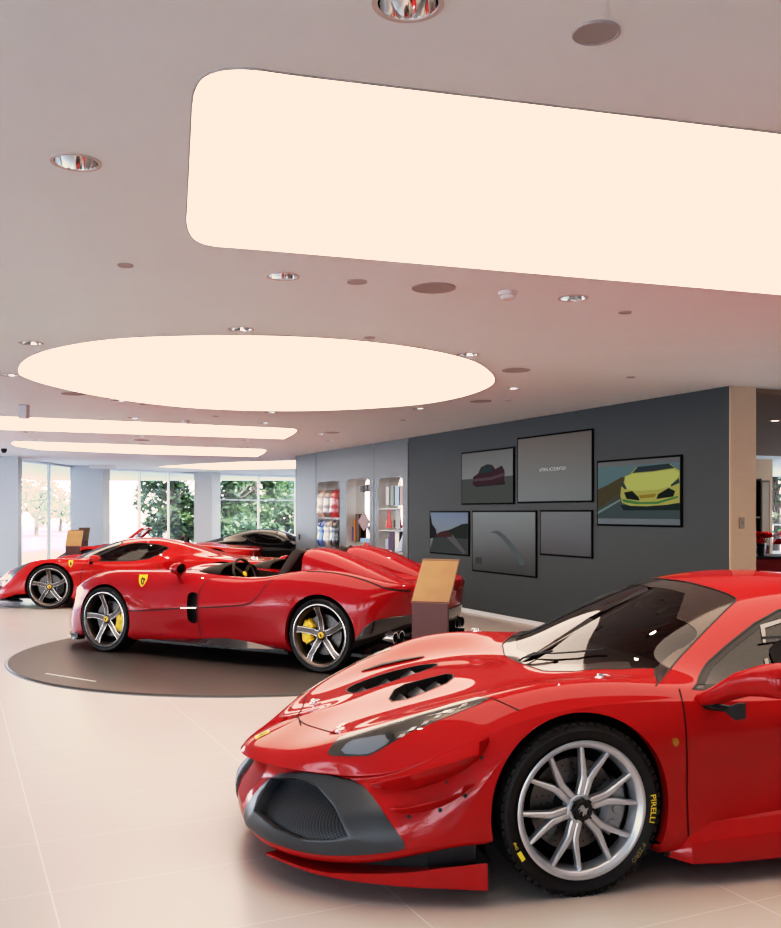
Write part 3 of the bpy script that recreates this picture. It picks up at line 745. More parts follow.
def pic_arc(e, d, w, h):
    L = []; n = 14
    for k in range(n + 1): a = k / n; L.append((.1 + .72 * a + .04 * a * a, .30 + .02 * math.sin(a * 6) + .60 * max(0, a - .45) ** 1.3 * 1.9))
    R = [(x - .06 - .03 * (y - .3), y + .035) for x, y in L[::-1]]
    poly(d, 'bend_trace', L[5:] + R[:n - 4], w, h, (.135, .15, .155), 1); poly(d, 'caption', [(.05, .78), (.16, .77), (.16, .88), (.05, .89)], w, h, (.085, .085, .08), 1)
screen([(462.5, 452.5), (515, 447), (514.5, 504), (462, 505)], 'screen showing a dark race car, top left of the screen group', [(0, (.10, .105, .10)), (.5, (.11, .115, .11)), (1, (.085, .085, .08))], pic_track)
screen([(518.5, 437.5), (594, 429), (593.5, 502), (518, 503.5)], 'largest upper screen, grey brown with small centred lettering', [(0, (.082, .088, .075)), (1, (.115, .092, .080))], pic_text)
screen([(598, 461), (683, 454.5), (682.5, 527), (598, 526)], 'screen showing a yellow sports car from the front', [(0, (.065, .08, .085)), (.09, (.065, .08, .085)), (1, (.07, .068, .065))], pic_yellow)
screen([(430.5, 511.5), (470, 510.5), (469.5, 556), (430.5, 553.5)], 'smallest screen at lower left, road view under blue sky', [(0, (.10, .115, .115)), (.55, (.12, .145, .16)), (1, (.055, .095, .17))], pic_road)
screen([(473, 511), (537.5, 510), (537, 577.5), (473, 571.5)], 'tall lower middle screen, grey gradient with a curved bend trace', [(0, (.045, .047, .047)), (1, (.135, .14, .125))], pic_arc)
screen([(541, 510.5), (593.5, 509.5), (593, 558.5), (541, 555)], 'blank dark grey screen at lower right', [(0, (.055, .052, .052)), (1, (.068, .065, .064))])
# ------------------------------------------------------------------ paint and trim samples in the niches
def sample_shape(t, z, w, h, m, label):
    bm = bmesh.new(); R = []
    for i in range(9):
        f = i / 8; zz = (f - .5) * h; d = .10 * math.sin(PI * min(1, f * .95 + .08)) ** .5 + .02
        R.append([bm.verts.new((w * .5 * math.cos(PI * k / 8), -d * math.sin(PI * k / 8) * (1 + .15 * math.sin(3 * PI * f)), zz)) for k in range(9)])
    for A, B in zip(R[:-1], R[1:]):
        for k in range(8): bm.faces.new((A[k], A[k + 1], B[k + 1], B[k]))
    bm.faces.new(R[0]); bm.faces.new(R[-1][::-1]); back = [r[0] for r in R] + [r[-1] for r in R[::-1]]
    o = bm_obj('paint_sample', bm, m, None, True, 50); o.location = (*on_wall(t, -.05), z); o.rotation_euler = (0, 0, math.atan2(-U[1], -U[0])); tag(o, label, 'paint sample', 'curved paint samples in the left niche')
a, b, z1 = NI[0]; wn = (b - a)
def zat(px, py): return wpt(px, py)[1]
ztop, zmid, zbot = zat(328, 490), zat(328, 517.5), zat(328, 520.5)
for k, (m, nm) in enumerate(((mat('sample_beige', (.40, .31, .26), .3, .1, 1.), 'beige'), (mat('sample_silver', (.20, .18, .165), .3, .4, 1.), 'silver grey'), (mat('sample_red', (.38, .012, .016), .3, 0, 1.), 'red'))):
    sample_shape(b - wn * (.16 + .29 * k), (ztop + zmid) / 2, wn * .28, ztop - zmid, m, 'curved %s paint sample in the upper row of the left niche' % nm)
zb2 = zat(328, 547)
for k, (m, nm) in enumerate(((mat('sample_blue', (.03, .10, .30), .3, .2, 1.), 'blue'), (mat('sample_grey', (.26, .25, .25), .3, .3, 1.), 'pale grey'), (mat('sample_black', (.02, .02, .022), .3, .2, 1.), 'black'))):
    sample_shape(b - wn * (.16 + .29 * k), (zbot + zb2) / 2, wn * .28, zbot - zb2, m, 'curved %s paint sample in the lower row of the left niche' % nm)
def shelf(n, z, label):
    a, b, z1 = NI[n]; bm = bmesh.new(); add_prism(bm, [on_wall(a + .005, -.02), on_wall(b - .005, -.02), on_wall(b - .005, -.195), on_wall(a + .005, -.195)], z - .012, z); tag(bm_obj('niche_shelf', bm, mat('pale_shelf', (.6, .62, .6), .3)), label, 'shelf')
shelf(0, zmid - .005, 'thin pale shelf between the two rows of paint samples')
def card(t, z, w, h, m, label, nm='leather_sample', cat='sample', d=.012, depth=-.10, pts=None, g='trim samples in the niches'):
    bm = bmesh.new(); P = pts or [(-.5, -.5), (.5, -.5), (.5, .5), (-.5, .5)]; add_prism(bm, [(x * w, y * h) for x, y in P], -d / 2, d / 2, 0, Matrix.Rotation(PI / 2, 4, 'X')); o = bm_obj(nm, bm, m); o.location = (*on_wall(t, depth), z); o.rotation_euler = (0, 0, math.atan2(-U[1], -U[0])); tag(o, label, cat, g)
def tz(px, py): 
    q = wpt(px, py); return q
def card_px(x0, y0, x1, y1, m, label, **k):
    ta, za = wpt(x0, y0); tb, zb = wpt(x1, y1); card((ta + tb) / 2, (za + zb) / 2, abs(ta - tb), abs(za - zb), m, label, **k)
WOOD = mat('walnut_wood', (.22, .09, .055), .4, noise=(12, .5))
card_px(356, 512, 368, 531.5, WOOD, 'brown wooden diamond sample hanging in the middle niche', nm='wood_sample', pts=[(0, -.5), (.5, 0), (0, .5), (-.5, 0)], depth=-.04)
GREYC = mat('grey_swatch', (.16, .17, .17), .6)
for k, (x0, y0, x1, y1) in enumerate(((352, 486, 355, 492), (356, 484.5, 358.6, 491.5), (359.4, 484, 362, 491))):
    card_px(x0, y0, x1, y1, GREYC, ('leftmost', 'middle', 'rightmost')[k] + ' of three small grey swatches at the top of the middle niche', depth=-.18)
for (x0, y0, x1, y1, m, lb, nm) in ((346.5, 527, 347.8, 541, mat('blue_strip', (.03, .06, .35), .5), 'blue upholstery roll at the left of the middle niche', 'fabric_roll'), (348, 519, 349.4, 541, mat('orange_strip', (.6, .25, .02), .5), 'orange fabric roll in the middle niche', 'fabric_roll'), (349.8, 514, 353.2, 542, mat('brown_strip', (.10, .05, .03), .6), 'dark brown leather roll in the middle niche', 'leather_roll'), (354.5, 538, 367.5, 543, mat('pale_blue_box', (.20, .35, .55), .4), 'flat pale blue box on the floor of the middle niche', 'sample_tray'), (358, 543.8, 365, 549.5, mat('red_box', (.6, .01, .02), .5), 'small red box with a yellow mark in the middle niche', 'sample_box')):
    card_px(x0, y0, x1, y1, m, lb, nm=nm, depth=-.14, d=.04, cat='sample')
card_px(361, 543.5, 363.4, 548, YELLOW, 'yellow mark on the small red box', nm='box_label', depth=-.118, d=.004)
bx = bpy.data.objects['box_label']; rb = [o for o in bpy.data.objects if o.get('label', '').startswith('small red box')][0]; bx.matrix_world = bx.matrix_world; 
bx.location = rb.matrix_basis.inverted() @ bx.location; bx.rotation_euler = (0, 0, 0); bx.parent = rb
for kk in ('label', 'category', 'group'): del bx[kk]
bx.location = Vector((0, -.0225, -.02)); 
shelf(2, zat(390, 508.5), 'pale shelf under the upper samples of the right niche'); shelf(2, zat(390, 530.5), 'pale shelf under the middle samples of the right niche'); shelf(2, zat(390, 553), 'pale shelf low in the right niche')
cols = {'white': (.7, .7, .68), 'sage': (.25, .30, .27), 'sky blue': (.35, .5, .7), 'tan': (.45, .30, .25), 'black': (.02, .02, .022), 'cream': (.6, .55, .45), 'grey': (.35, .36, .35), 'charcoal': (.05, .05, .055), 'purple': (.08, .03, .10), 'pale blue': (.42, .5, .62)}
for (x0, x1, y0, y1, c, r) in ((380, 383, 487, 505, 'white', 'upper'), (384.5, 388, 486.5, 505, 'sage', 'upper'), (389, 393, 486, 505.5, 'sky blue', 'upper'), (394, 398.5, 485.5, 505.5, 'tan', 'upper'), (399, 400.8, 485.5, 505.5, 'black', 'upper'), (380, 383.5, 520, 528, 'cream', 'middle'), (389.5, 394, 509.5, 528.5, 'grey', 'middle'), (398.3, 400.8, 509, 528.5, 'charcoal', 'middle'), (379.5, 382.5, 539, 551.5, 'pale blue', 'lower'), (383.5, 388, 531.5, 551.5, 'purple', 'lower'), (389, 393, 532, 551.5, 'white', 'lower'), (398.5, 401, 532, 551.5, 'charcoal', 'lower')):
    card_px(x0, y0, x1, y1, mat('swatch_' + c.replace(' ', '_'), cols[c], .45), '%s sample panel standing in the %s row of the right niche' % (c, r), nm='trim_sample', depth=-.12)
card_px(381.5, 508.8, 386.5, 528, mat('red_wedge', (.60, .015, .02), .4), 'red pointed wedge sample in the middle row of the right niche', nm='trim_sample', pts=[(-.5, -.5), (.5, -.5), (.1, .5), (-.05, .5)], depth=-.10)
card_px(392, 533, 398.5, 551.5, mat('swatch_pale_blue', cols['pale blue'], .45), 'pale blue triangular sample in the lower row of the right niche', nm='trim_sample', pts=[(-.5, -.5), (.3, -.5), (.5, .5)], depth=-.09)
# ------------------------------------------------------------------ switch on the beige wall end
sp = WP + Vv * .15; bm = bmesh.new(); add_box(bm, (-.03, -.012, -.055), (.03, 0, .055), .004); sz = H - (523 - HY) * 9.5 / F
o = bm_obj('light_switch', bm, mat('switch_plate', (.36, .29, .23), .5)); o.location = (*(sp - U * .012), sz); o.rotation_euler = (0, 0, WANG); tag(o, 'small beige light switch on the beige wall end', 'light switch'); bm = bmesh.new(); add_box(bm, (-.012, -.016, -.02), (.012, -.011, .02), .002); bm_obj('rocker', bm, mat('switch_rocker', (.28, .22, .17), .5), o)
# ------------------------------------------------------------------ room behind the opening on the right
bm = bmesh.new(); add_box(bm, (6.2, 22.5, 0), (9.05, 22.7, CEIL)); add_box(bm, (9.05, 22.5, 0), (15, 22.7, .5)); tag(bm_obj('wall_far_right', bm, mat('deep_beige', (.50, .38, .27), .7)), kind='structure')  # far wall in a deeper beige
bm = bmesh.new(); A_ = WP + Vv * .37; add_prism(bm, [A_, A_ + Vv * 8, (14, 23), A_ + U * 8 + Vv * .3], CEIL - .05, CEIL - .003); tag(bm_obj('ceiling_soffit', bm, mat('brown_soffit', (.20, .125, .075), .7)), kind='structure')
dk = empty('downlight', 'recessed downlight in the brown soffit above the reception counter', 'ceiling light', (5.06, 12.5, CEIL - .05), 0, 'recessed ceiling downlights')
bm = bmesh.new(); add_lathe(bm, [(.055, -.001), (.056, -.006), (.085, -.006), (.086, 0)], 28, 'Z'); bm_obj('trim_ring', bm, mat('brown_trim', (.12, .08, .05), .5), dk, True); bm = bmesh.new(); add_lathe(bm, [(0, -.002), (.055, -.002)], 24, 'Z'); bm_obj('lamp', bm, LAMP, dk)
sl2 = bpy.data.lights.new('counter_bulb', 'SPOT'); sl2.energy = 70; sl2.spot_size = math.radians(110); sl2.spot_blend = .8; sl2.shadow_soft_size = .05; sl2.color = (1, .88, .74); o = bpy.data.objects.new('counter_bulb', sl2); COL.objects.link(o); o.location = (5.06, 12.3, CEIL - .07)
CB = mat('dark_cabinet', (.02, .018, .017), .3)
cb = empty('display_cabinet', 'tall dark shelf unit behind the red flowers on the right', 'cabinet', (5.415, 14.25, 0)); bm = bmesh.new(); add_box(bm, (-.14, 0, 0), (-.12, .4, 2.0)); add_box(bm, (.13, 0, 0), (.15, .4, 2.0)); add_box(bm, (-.14, .38, 0), (.15, .4, 2.0)); bm_obj('carcass', bm, CB, cb)
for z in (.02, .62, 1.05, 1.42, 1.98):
    bm = bmesh.new(); add_box(bm, (-.12, 0, z - .012), (.13, .38, z + .012)); bm_obj('shelf', bm, CB if z != 1.42 else mat('pale_board', (.45, .42, .38), .4), cb)  # one board is paler than the others
mr = empty('standing_mirror', 'narrow framed mirror beside the dark shelf unit on the right', 'mirror', (5.685, 14.4, 0)); bm = bmesh.new(); add_box(bm, (-.07, 0, .5), (.07, .03, 1.98), .004); bm_obj('mirror_frame', bm, mat('bronze_frame', (.20, .16, .12), .35, .7), mr); bm = bmesh.new(); add_box(bm, (-.05, -.003, .53), (.05, .001, 1.95)); bm_obj('mirror_glass', bm, mat('niche_mirror', (.8, .8, .8), .03, 1.), mr)
DRED = mat('dark_red_lacquer', (.20, .004, .010), .35, 0, .3)
ct = empty('reception_counter', 'dark red counter behind the beige wall end', 'counter', (5.25, 12.2, 0)); bm = bmesh.new(); add_box(bm, (-.75, 0, 0), (1.2, .7, .90), .01); bm_obj('counter_body', bm, DRED, ct); bm = bmesh.new(); add_box(bm, (-.78, -.02, .90), (1.22, .72, .93), .006); bm_obj('counter_top', bm, CB, ct)
def bouquet(x, y, z, n, label, spread, vase):
    e = empty('flower_vase', label, 'flowers', (x, y, z)); bm = bmesh.new(); add_lathe(bm, [(0, 0), (.05, 0), (.055, .08), (.06, .16), (.052, .16), (.05, .02), (0, .02)], 24, 'Z'); bm_obj('vase', bm, vase, e, True, 40)
    rng = random.Random(n + int(x * 10))
    for k in range(n):
        a = 2 * PI * k / n * 1.0 + rng.uniform(-.3, .3); r = spread * (.35 + .65 * rng.random()) if k else 0; c = Vector((r * math.cos(a), r * math.sin(a) * .7, (.17 + .15 * rng.random() - .04 * r / spread) if n > 5 else .13 + .03 * rng.random())); bm = bmesh.new()
        for ring_, (cnt, rr, ze) in enumerate(((9, .075, .005), (7, .058, .028), (5, .038, .045), (3, .018, .054))):
            for q in range(cnt):
                an = 2 * PI * (q + .5 * ring_) / cnt; cx, cy = math.cos(an), math.sin(an); tx, ty = -cy, cx; w = rr * .62
                p = [c + Vector((cx * rr * .2, cy * rr * .2, ze - .015)), c + Vector((cx * rr + tx * w, cy * rr + ty * w, ze)), c + Vector((cx * rr * 1.25, cy * rr * 1.25, ze + .012)), c + Vector((cx * rr - tx * w, cy * rr - ty * w, ze))]
                bm.faces.new([bm.verts.new(v) for v in p])
        bm2 = bmesh.new(); add_tube(bm2, [(c.x * .2, c.y * .2, .10), tuple(c * .8 + Vector((0, 0, .02))), tuple(c)], .004, 5); st = bm_obj('stem', bm2, mat('stem_green', (.04, .12, .03), .6), e)
        bm_obj('bloom', bm, mat('red_petals', (.70, .02, .035), .6), e)
bouquet(4.78, 12.25, .93, 9, 'red flowers in a dark vase, left on the counter', .15, mat('dark_vase', (.02, .02, .02), .2)); bouquet(5.16, 12.3, .93, 9, 'red flowers in a brass vase, right on the counter at the picture edge', .15, mat('brass_vase', (.5, .33, .06), .3, .8))
bouquet(5.42, 14.42, 1.063, 3, 'small red flowers on a shelf of the dark unit', .03, MATS['dark_vase'])
# ------------------------------------------------------------------ glazed front
GL = glass_mat('window_glass', (.93, .95, .95), ior=1.22); MUL = mat('mullion_grey', (.55, .57, .60), .4, .3); COLM = mat('column_panel', (.52, .545, .565), .5, .0); COLD = mat('column_shade_side', (.26, .24, .22), .5)  # dark side colour stands for the columns' unlit faces
def px_pt(px, Y): return np.array([(px - CX) / F * Y, Y])
def glazing(name, A, B, nm, transoms, z1=CEIL, z0=0.):
    A = np.array(A); B = np.array(B); L = np.linalg.norm(B - A); ang = math.atan2(*(B - A)[::-1]); Mx = Matrix.Translation((*A, 0)) @ Matrix.Rotation(ang, 4, 'Z')
    bm = bmesh.new(); add_box(bm, (0, -.03, z0), (L, .03, z0 + .08)); add_box(bm, (0, -.03, z1 - .06), (L, .03, z1))
    for k in range(nm + 1):
        x = L * k / nm; add_box(bm, (x - .022, -.04, z0), (x + .022, .04, z1))
    for z in transoms: add_box(bm, (0, -.025, z - .02), (L, .025, z + .02))
    o = bm_obj(name, bm, MUL); o.matrix_world = Mx; tag(o, kind='structure')
    bm = bmesh.new(); vs = [bm.verts.new(p) for p in ((0, 0, z0 + .08), (L, 0, z0 + .08), (L, 0, z1 - .06), (0, 0, z1 - .06))]; bm.faces.new(vs); g = bm_obj('pane', bm, GL, o)
    return o
K1, K2, K3, K4 = px_pt(20, 22.6), px_pt(74, 25.8), px_pt(108, 27.2), px_pt(196, 30.0); K5, K6 = px_pt(219, 30.8), px_pt(330, 34.)
glazing('window_1', K1, K2, 2, ()); glazing('window_2', K3, K4, 3, ()); glazing('window_3', K5, K6, 3, (1.9,))
def column(name, A, B, depth=.35):
    """panelled column standing inside the glass line between two windows"""
    A = np.array(A); B = np.array(B); d = B - A; n = np.array([d[1], -d[0]]); n /= np.linalg.norm(n)
    bm = bmesh.new(); add_prism(bm, [A + n * depth, B + n * depth * .0 + n * depth, B, A], 0, CEIL); o = bm_obj(name, bm, COLM); tag(o, kind='structure'); return o, n
def colbox(px0, px1, pxd, Y, name):
    """front face px0..px1 towards the room, return face px1..pxd coloured as if in shade"""
    a, b = px_pt(px0, Y), px_pt(px1, Y); c = px_pt(pxd, Y + 1.0); d = c - b; bm = bmesh.new()
    add_prism(bm, [a, b, c, a + d], 0, CEIL); bm.faces.ensure_lookup_table(); bm.normal_update()
    f = [f for f in bm.faces if abs(f.normal.z) < .1]
    for q in f:
        m_ = q.calc_center_median(); t_ = (b + c) / 2
        if (Vector((m_.x, m_.y)) - Vector(t_)).length < .1: q.material_index = 1
    o = bm_obj(name, bm, [COLM, COLD]); tag(o, kind='structure')
    bm = bmesh.new(); n_ = np.array([0, -.006]); 
    for z in (1.12,): add_prism(bm, [a + n_, b + n_, b, a], z, z + .012)
    q = bm_obj('trim_3', bm, MUL); tag(q, kind='structure')
colbox(-40, 18, 22, 21.4, 'column_1'); colbox(70, 103, 110, 25.6, 'column_2'); colbox(194, 212, 220.5, 29.6, 'column_3')
bm = bmesh.new(); a, b = px_pt(89, 25.2), px_pt(116, 25.2); add_prism(bm, [a, b, b + [0, .4], a + [0, .4]], CEIL - .09, CEIL); tag(bm_obj('trim_4', bm, mat('white_bulkhead', (.7, .69, .68), .6)), kind='structure')
glazing('window_4', (-13.2, -7.5), (-13.2, 6.), 8, (1.15,)); glazing('window_5', (-13.2, 6.), (-12.4, 16), 6, (1.15,)); glazing('window_6', (-12.4, 16), tuple(px_pt(-42, 21.4)), 3, (1.15,))
glazing('window_7', (-13.2, -7.5), (2.5, -7.5), 8, (1.15,))
bm = bmesh.new(); add_box(bm, (2.5, -7.6, 0), (16, -7.4, CEIL)); tag(bm_obj('wall_behind', bm, mat('warm_white_wall', (.6, .55, .5), .7)), kind='structure')
bm = bmesh.new(); add_box(bm, (9., -7.5, 0), (9.15, 9.0, CEIL)); tag(bm_obj('wall_side', bm, MATS['warm_white_wall']), kind='structure')
glazing('window_8', (9.05, 22.6), (15, 22.6), 5, (1.2,), CEIL, .5)
glazing('window_9', tuple(K6), (8, 36.), 6, (1.9,))
# ------------------------------------------------------------------ turntable
TTC = (-1.37, 10.25); tte = empty('turntable', 'round dark grey turntable under the open speedster', 'turntable', (*TTC, 0)); bm = bmesh.new(); add_lathe(bm, [(0, 0), (2.57, 0), (2.575, .008), (2.565, .0185), (2.54, .02), (0, .02)], 128, 'Z')
bm_obj('platform', bm, mat('turntable_top', (.075, .066, .062), .42, noise=(25, .15)), tte, True, 30)
bm = bmesh.new(); add_lathe(bm, [(2.575, .0), (2.59, .0), (2.59, .006), (2.575, .006)], 128, 'Z', close=True); bm_obj('edge_ring', bm, mat('turntable_edge', (.25, .26, .27), .3, .8), tte, True, 30)
def fpt(px, py, z=0.): Y = (H - z) * F / (py - HY); return np.array([(px - CX) / F * Y, Y])
bm = bmesh.new(); p0, p1 = fpt(46, 673.5, .02) - TTC, fpt(96, 681.5, .02) - TTC; n = np.array([-(p1 - p0)[1], (p1 - p0)[0]]); n /= np.linalg.norm(n)
for k in range(26):
    a = p0 + (p1 - p0) * (k + .1) / 26; b = p0 + (p1 - p0) * (k + .75) / 26; w = .012 if k % 4 else .016; add_prism(bm, [a - n * w, b - n * w, b + n * w, a + n * w], .0202, .0206)
bm_obj('edge_lettering', bm, WTEXT, tte)
# ------------------------------------------------------------------ information stands
BRONZE = mat('bronze_plate', (.31, .19, .11), .45, .6, noise=(6, .3)); STAIN = mat('brushed_steel', (.10, .05, .045), .3, .9)  # reddish base paints the red car's reflection into the steel
def stand(px0, px1, ytop, ybend, Y, rz, label):
    w = (px1 - px0) / F * Y; x = ((px0 + px1) / 2 - CX) / F * Y; zb = H - (ybend - HY) * Y / F; zt = H - (ytop - HY) * Y / F
    e = empty('information_stand', label, 'stand', (x, Y, 0), rz, 'bronze topped information stands')
    bm = bmesh.new(); add_box(bm, (-w / 2, -.012, .02), (w / 2, .012, zb), .003); bm_obj('post', bm, STAIN, e); bm = bmesh.new(); add_box(bm, (-w / 2 - .02, -.12, 0), (w / 2 + .02, .2, .02), .004); bm_obj('base', bm, STAIN, e)
    h = zt - zb; d = h * .8; bm = bmesh.new(); A = []
    for (y, z) in ((-.014, zb - .01), (d, zt), (d + .02, zt - .004), (.012, zb - .02)): A.append([bm.verts.new((sx_ * (w / 2 + .004), y, z)) for sx_ in (-1, 1)])
    for i in range(4): j = (i + 1) % 4; bm.faces.new((A[i][0], A[i][1], A[j][1], A[j][0]))
    bm.faces.new([q[0] for q in A]); bm.faces.new([q[1] for q in A][::-1]); bm_obj('reading_plate', bm, BRONZE, e)
    bm = bmesh.new(); add_box(bm, (-w / 2 - .006, d - .005, zt - .006), (w / 2 + .006, d + .03, zt + .006), .002); bm_obj('plate_lip', bm, BRONZE, e)
stand(411, 449.5, 561.5, 601.5, 7.35, math.radians(-22), 'information stand with bronze reading plate behind the race coupe')
stand(65.5, 80.5, 530.5, 546, 17.9, math.radians(8), 'nearer of two bronze stands beyond the coupe'); stand(77.5, 88, 528, 540.5, 24.5, math.radians(8), 'farther of two bronze stands, by the column')
# ------------------------------------------------------------------ the red race coupe in front
HTH = math.radians(14.2)
hero = empty('sports_car', 'bright red race coupe with open hood vents and silver wheels parked in front', 'car', (.517, 4.62, 0), HTH)
def car_inv(root):
    return (Matrix.Translation(root.location) @ Matrix.Rotation(root.rotation_euler.z, 4, 'Z')).inverted()
HN = [
 [(-1.05,0,.12),(-1.19,0,.10),(-1.24,0,.15),(-1.23,0,.24),(-1.18,0,.335),(-1.25,0,.41),(-1.235,0,.44),(-1.20,0,.465),(-1.14,0,.488),(-1.07,0,.513),(-1.0,0,.54),(-.93,0,.565)],
 [(-1.05,.28,.12),(-1.17,.32,.10),(-1.215,.33,.155),(-1.195,.33,.25),(-1.09,.30,.335),(-1.13,.30,.42),(-1.10,.29,.452),(-1.06,.27,.48),(-1.0,.23,.512),(-.93,.17,.545),(-.87,.09,.572),(-.82,0,.595)],
 [(-.95,.5,.12),(-1.06,.58,.11),(-1.10,.60,.18),(-1.06,.60,.27),(-.95,.56,.36),(-.94,.53,.43),(-.93,.535,.495),(-.90,.505,.553),(-.85,.40,.575),(-.80,.28,.59),(-.75,.14,.606),(-.73,0,.618)],
 [(-.77,.66,.16),(-.82,.80,.14),(-.85,.83,.205),(-.83,.82,.30),(-.77,.79,.38),(-.72,.75,.47),(-.69,.71,.575),(-.64,.64,.665),(-.58,.49,.662),(-.53,.34,.668),(-.50,.17,.685),(-.48,0,.692)],
 [(-.52,.75,.22),(-.54,.90,.215),(-.55,.925,.27),(-.54,.92,.36),(-.50,.905,.48),(-.42,.865,.62),(-.40,.80,.705),(-.37,.725,.752),(-.33,.56,.722),(-.30,.4,.712),(-.27,.2,.725),(-.25,0,.732)],
 [(-.25,.78,.22),(-.25,.935,.22),(-.25,.95,.29),(-.25,.955,.42),(-.24,.945,.57),(-.20,.91,.70),(-.19,.845,.775),(-.17,.755,.80),(-.14,.58,.757),(-.1,.4,.737),(-.07,.2,.742),(-.05,0,.75)],
 [(.03,.78,.12),(.03,.94,.14),(.03,.96,.28),(.03,.965,.45),(.03,.955,.62),(.04,.915,.735),(.05,.85,.805),(.06,.77,.824),(.09,.60,.782),(.12,.42,.755),(.14,.2,.755),(.15,0,.765)],
 [(.32,.78,.12),(.32,.935,.13),(.32,.945,.27),(.32,.945,.44),(.32,.945,.61),(.32,.905,.735),(.32,.85,.795),(.32,.775,.815),(.32,.62,.808),(.33,.42,.850),(.34,.2,.874),(.34,0,.88)],
 [(.55,.78,.12),(.55,.92,.12),(.55,.915,.26),(.55,.905,.43),(.55,.93,.60),(.55,.895,.725),(.54,.835,.785),(.53,.735,.812),(.52,.605,.872),(.51,.43,.935),(.50,.22,.963),(.50,0,.97)],
 [(.8,.78,.12),(.8,.92,.12),(.8,.90,.26),(.8,.89,.43),(.8,.92,.60),(.8,.885,.71),(.78,.82,.775),(.76,.71,.87),(.74,.585,.965),(.72,.43,1.022),(.71,.22,1.055),(.70,0,1.065)],
 [(1.05,.78,.12),(1.05,.92,.12),(1.05,.90,.26),(1.05,.89,.43),(1.05,.92,.6),(1.05,.885,.71),(1.04,.81,.785),(1.02,.70,.915),(1.0,.57,1.04),(.97,.42,1.105),(.94,.22,1.147),(.92,0,1.155)],
 [(1.35,.78,.12),(1.35,.92,.12),(1.35,.90,.26),(1.35,.89,.43),(1.35,.93,.6),(1.35,.89,.72),(1.34,.81,.80),(1.33,.69,.94),(1.32,.56,1.085),(1.3,.42,1.15),(1.28,.22,1.185),(1.27,0,1.192)],
 [(1.7,.78,.12),(1.7,.93,.12),(1.7,.91,.27),(1.7,.92,.45),(1.7,.955,.62),(1.7,.92,.75),(1.7,.82,.84),(1.68,.67,.96),(1.66,.54,1.08),(1.64,.41,1.145),(1.62,.22,1.175),(1.62,0,1.183)],
 [(2.05,.8,.12),(2.05,.95,.13),(2.05,.955,.28),(2.05,.97,.46),(2.05,.975,.65),(2.05,.95,.79),(2.05,.84,.89),(2.05,.66,.96),(2.05,.52,1.03),(2.05,.4,1.08),(2.05,.2,1.10),(2.05,0,1.105)],
 [(2.5,.8,.12),(2.5,.97,.14),(2.5,.98,.3),(2.5,.985,.5),(2.5,.98,.7),(2.5,.94,.84),(2.5,.83,.91),(2.5,.68,.92),(2.5,.5,.945),(2.5,.36,.97),(2.5,.18,.985),(2.5,0,.99)],
 [(2.95,.8,.12),(2.95,.96,.14),(2.95,.975,.32),(2.95,.975,.52),(2.95,.96,.7),(2.95,.91,.83),(2.95,.8,.885),(2.95,.66,.89),(2.95,.5,.885),(2.95,.34,.885),(2.95,.17,.885),(2.95,0,.885)],
 [(3.25,.72,.2),(3.3,.86,.22),(3.32,.90,.36),(3.34,.91,.52),(3.36,.90,.68),(3.38,.86,.80),(3.4,.76,.85),(3.4,.62,.86),(3.4,.47,.86),(3.4,.32,.86),(3.4,.16,.86),(3.4,0,.86)],
 [(3.35,.5,.25),(3.42,.6,.25),(3.46,.62,.38),(3.48,.63,.52),(3.50,.62,.68),(3.52,.6,.79),(3.51,.54,.83),(3.5,.45,.84),(3.5,.36,.845),(3.49,.25,.845),(3.49,.12,.845),(3.48,0,.845)],
 [(3.38,0,.25),(3.46,0,.25),(3.5,0,.38),(3.52,0,.52),(3.54,0,.68),(3.56,0,.79),(3.55,0,.83),(3.545,0,.835),(3.54,0,.838),(3.535,0,.84),(3.53,0,.84),(3.52,0,.84)],
]
def sharpen(net, j, under, f=.8, g=.2):
    """extra columns hugging column j so that it reads as an edge; under[i] pulls the lower one back along x"""
    out = []
    for i, r in enumerate(net):
        r = [np.array(p, float) for p in r]
        a = r[j - 1] * (1 - f) + r[j] * f; b = r[j] * (1 - g) + r[j + 1] * g
        a[0] += under[i] if i < len(under) else 0
        out.append(r[:j] + [a, r[j], b] + r[j + 1:])
    return out
HN = sharpen(HN, 5, [.04, .045, .04, .015], .86, .16)
hl = Loft(HN, .8); hl.root_inv = car_inv(hero)
fa, fl = arch(hl, .0, .335, .378); ra, rl = arch(hl, 2.65, .345, .385)
VM = hl.m - 1
def loc(uv): return [tuple(round(float(c), 3) for c in p) for p in hl.ev(np.asarray(uv), False)]
# windscreen (half outline: base centre, base corner, pillar, top corner, top centre)
wb = hl.path('top', [(.115, 0), (.135, -.25), (.20, -.45), (.33, -.605), (.46, -.685)], False)
wp = hl.path('cam', [(656, 686), (680, 657), (704, 632), (726, 610)], False)
wt = hl.path('cam', [(736, 601), (736, 598), (731, 596)], False)
wc = hl.path('top', [(1.01, -.43), (.965, -.25), (.94, 0)], False)
wl = np.concatenate([[[wb[0][0], VM + .4]], wb, wp, wt, wc, [[wc[-1][0], VM + .4]]])
wlc = wl.copy(); wlc[:, 1] = np.minimum(wlc[:, 1], VM)
ib = hl.path('top', [(.185, 0), (.205, -.25), (.275, -.44), (.40, -.57)], False)
ip = hl.path('cam', chaikin([(636, 677), (652, 671), (672, 652), (688, 645), (699, 634), (692, 625), (676, 618)], 2, False), False)
ic = hl.path('top', [(.86, -.27), (.825, 0)], False)
il = np.concatenate([[[ib[0][0], VM + .4]], ib, ip, ic, [[ic[-1][0], VM + .4]]])
# side window
sw = hl.path('side', [(.535, .768), (.62, .762), (.9, .758), (1.25, .765), (1.55, .80), (1.72, .86), (1.74, .90), (1.62, 1.0), (1.45, 1.055), (1.3, 1.075), (1.15, 1.052), (1.0, 1.0), (.85, .93), (.70, .855), (.58, .785)], True)
